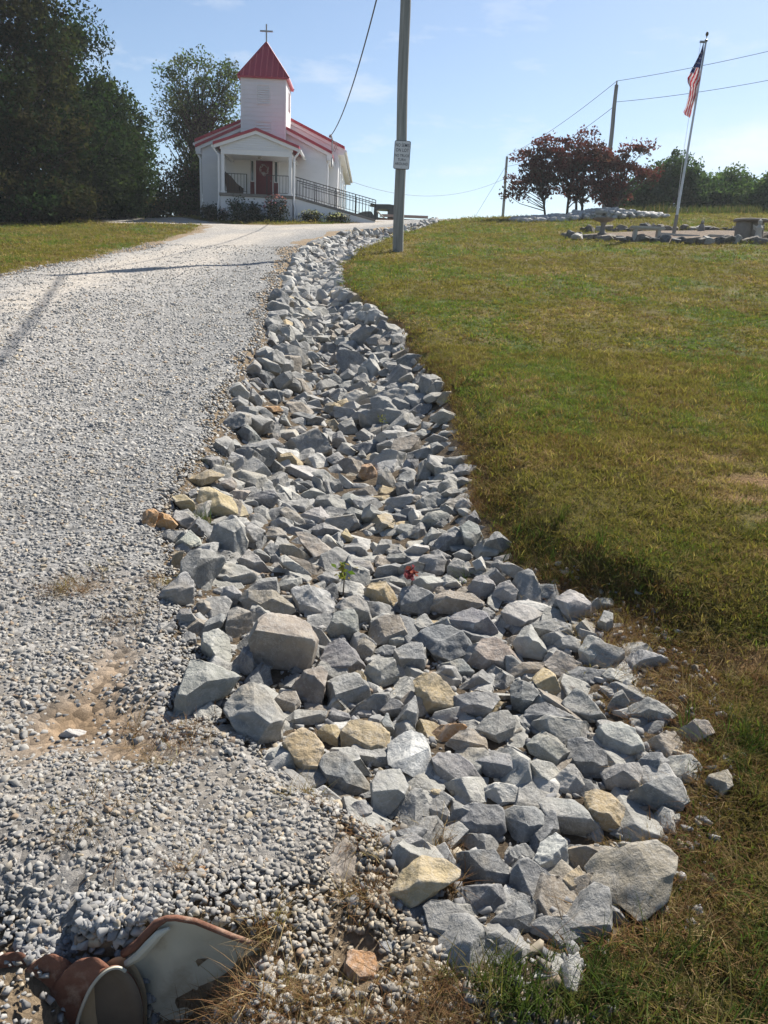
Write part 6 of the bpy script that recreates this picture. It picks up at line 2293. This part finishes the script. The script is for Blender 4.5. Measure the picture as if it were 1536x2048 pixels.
# long green tufts in the foreground and along the lawn side of the rocks
P1 = edge_patch([(1040, 1985, .035, 16), (1000, 2010, .045, 8), (1180, 1965, .04, 16), (1215, 2000, .045, 16), (1120, 2040, .055, 12), (960, 1975, .03, 6), (1290, 1760, .02, 5), (1330, 2000, .10, 16), (1450, 1980, .10, 18), (1500, 1850, .08, 10), (400, 1050, .03, 7), (435, 935, .03, 5), (1510, 1550, .09, 40), (1490, 1480, .07, 24), (1150, 1150, .08, 14), (1060, 1060, .09, 16), (1100, 1090, .10, 22)], rg)
n1 = len(P1)
yv = np.concatenate([rg.uniform(3.0, 9, 260), rg.uniform(9, 24, 160)])
l, r__ = ditch(yv)
xv = r__ + np.abs(rg.normal(.02, .09, len(yv)))
P1 = np.concatenate([P1, np.column_stack([xv, yv, terrain(xv, yv)])])
n = len(P1)
S_ = rg.uniform(.4, .85, n); S_[n1:] *= .72
T_ = np.array([(.052, .075, .022), (.066, .086, .026), (.095, .09, .032), (.18, .14, .065)])[rg.choice(4, n, p=[.4, .3, .2, .1])] * rg.uniform(.8, 1.2, (n, 1))
scatter('long_grass', 'long green grass tufts at the foot of the rocks and along the lawn edge', P1, np.stack([rg.normal(0, .25, n), rg.normal(0, .25, n), rg.uniform(0, 6.28, n)], 1), np.repeat(S_[:, None], 3, 1), T_, rg.integers(0, 3, n), TALL)

# dry reddish and straw growth
P2 = edge_patch([(1300, 1380, .10, 90), (1370, 1420, .09, 70), (1250, 1290, .08, 70), (1400, 1540, .10, 90), (1390, 1700, .10, 60), (1420, 1800, .12, 70), (1340, 1900, .10, 50), (1260, 1960, .06, 50), (1150, 1180, .09, 90), (1220, 1230, .08, 60), (980, 990, .07, 60), (970, 1030, .07, 40), (440, 2030, .05, 70), (520, 2020, .05, 60), (600, 2050, .05, 26), (700, 2055, .04, 16), (800, 2045, .06, 40), (880, 2030, .05, 40), (520, 1890, .012, 10), (545, 1850, .02, 10), (730, 1790, .03, 24), (700, 1700, .03, 16), (890, 1690, .02, 16), (900, 1770, .02, 14), (265, 1475, .01, 9), (300, 1500, .06, 26), (380, 1500, .06, 26), (200, 1640, .07, 30), (130, 1190, .06, 50), (160, 1180, .08, 40), (370, 1750, .015, 8), (260, 1240, .05, 18), (300, 1180, .06, 24), (820, 670, .08, 40), (850, 700, .08, 50), (905, 760, .07, 40), (770, 610, .08, 40), (720, 560, .1, 40), (620, 1600, .03, 12), (1530, 1400, .1, 50), (1480, 1330, .1, 50)], rg)
n1 = len(P2)
yv = np.concatenate([rg.uniform(2.0, 9, 700), rg.uniform(9, 24, 350)])
l, r__ = ditch(yv)
xv = r__ + np.abs(rg.normal(0, .06, len(yv))) - .03
P2 = np.concatenate([P2, np.column_stack([xv, yv, terrain(xv, yv)])])
n = len(P2)
T_ = np.array([(.175, .095, .052), (.23, .15, .075), (.34, .26, .14), (.135, .08, .045)])[rg.choice(4, n, p=[.34, .26, .2, .2])] * rg.uniform(.75, 1.2, (n, 1))
S_ = rg.uniform(.35, .8, n)
scatter('dry_growth', 'dry reddish brown weeds edging the rocks and spotting the gravel', P2, np.stack([rg.normal(0, .3, n), rg.normal(0, .3, n), rg.uniform(0, 6.28, n)], 1), np.repeat(S_[:, None], 3, 1), T_, rg.integers(0, 3, n), DEAD)


# ---- single plants and litter among the stones
def sprig(name, label, cat, u, v, h, leaf, n, pal, seed, lift=.10):
    r = np.random.default_rng(seed)
    p = hit(u, v, lift)
    e = empty(name, tuple(p), label=label, cat=cat)
    MB().tube([(0, 0, -.12), (.006, 0, h * .5), (-.004, .004, h)], [.004, .003, .0015], 6).build('stem', M_BARK, e)
    c = np.stack([r.normal(0, h * .2, n), r.normal(0, h * .2, n), r.uniform(.15, 1.05, n) * h], 1)
    vv, f = leaf_quads(c, leaf, r, .2)
    t = np.array(pal)[r.integers(0, len(pal), n)]
    obj('leaves', mesh_np('leaves', vv, f, M_LEAF, np.repeat(t, 4, 0)), e)
    return e


sprig('weed_seedling', 'small yellow-green leafy weed growing up between grey stones', 'weed', 686, 1165, .085, .016, 26, [(.10, .15, .03), (.16, .17, .04), (.22, .17, .05)], 3, .08)
sprig('weed_seedling', 'thin yellowish weed standing among the stones farther up', 'weed', 763, 850, .09, .012, 18, [(.17, .16, .05), (.12, .13, .04)], 4, .10)
sprig('red_plant', 'crimson-leaved scrap of plant wedged beside a grey stone mid-heap', 'plant', 822, 1165, .07, .018, 26, [(.24, .05, .07), (.30, .09, .11), (.16, .04, .05)], 5, .09)

# ------------------------------------------------------------------ thin summer haze, one closed box round the whole scene
M_HAZE, nt, out = mat_new('haze')
pv_ = N(nt, 'ShaderNodeVolumePrincipled')
pv_.inputs['Color'].default_value = (.86, .93, 1.0, 1)
pv_.inputs['Density'].default_value = 0.0005
pv_.inputs['Anisotropy'].default_value = 0.25
nt.links.new(pv_.outputs[0], out.inputs['Volume'])
o = MB().box(-430, 430, -45, 830, float(Z.min()) - 1.0, 22.0).build('haze', M_HAZE)
tag(o, 'thin pale summer haze', None, None, 'stuff')
scene.cycles.volume_bounces = 0
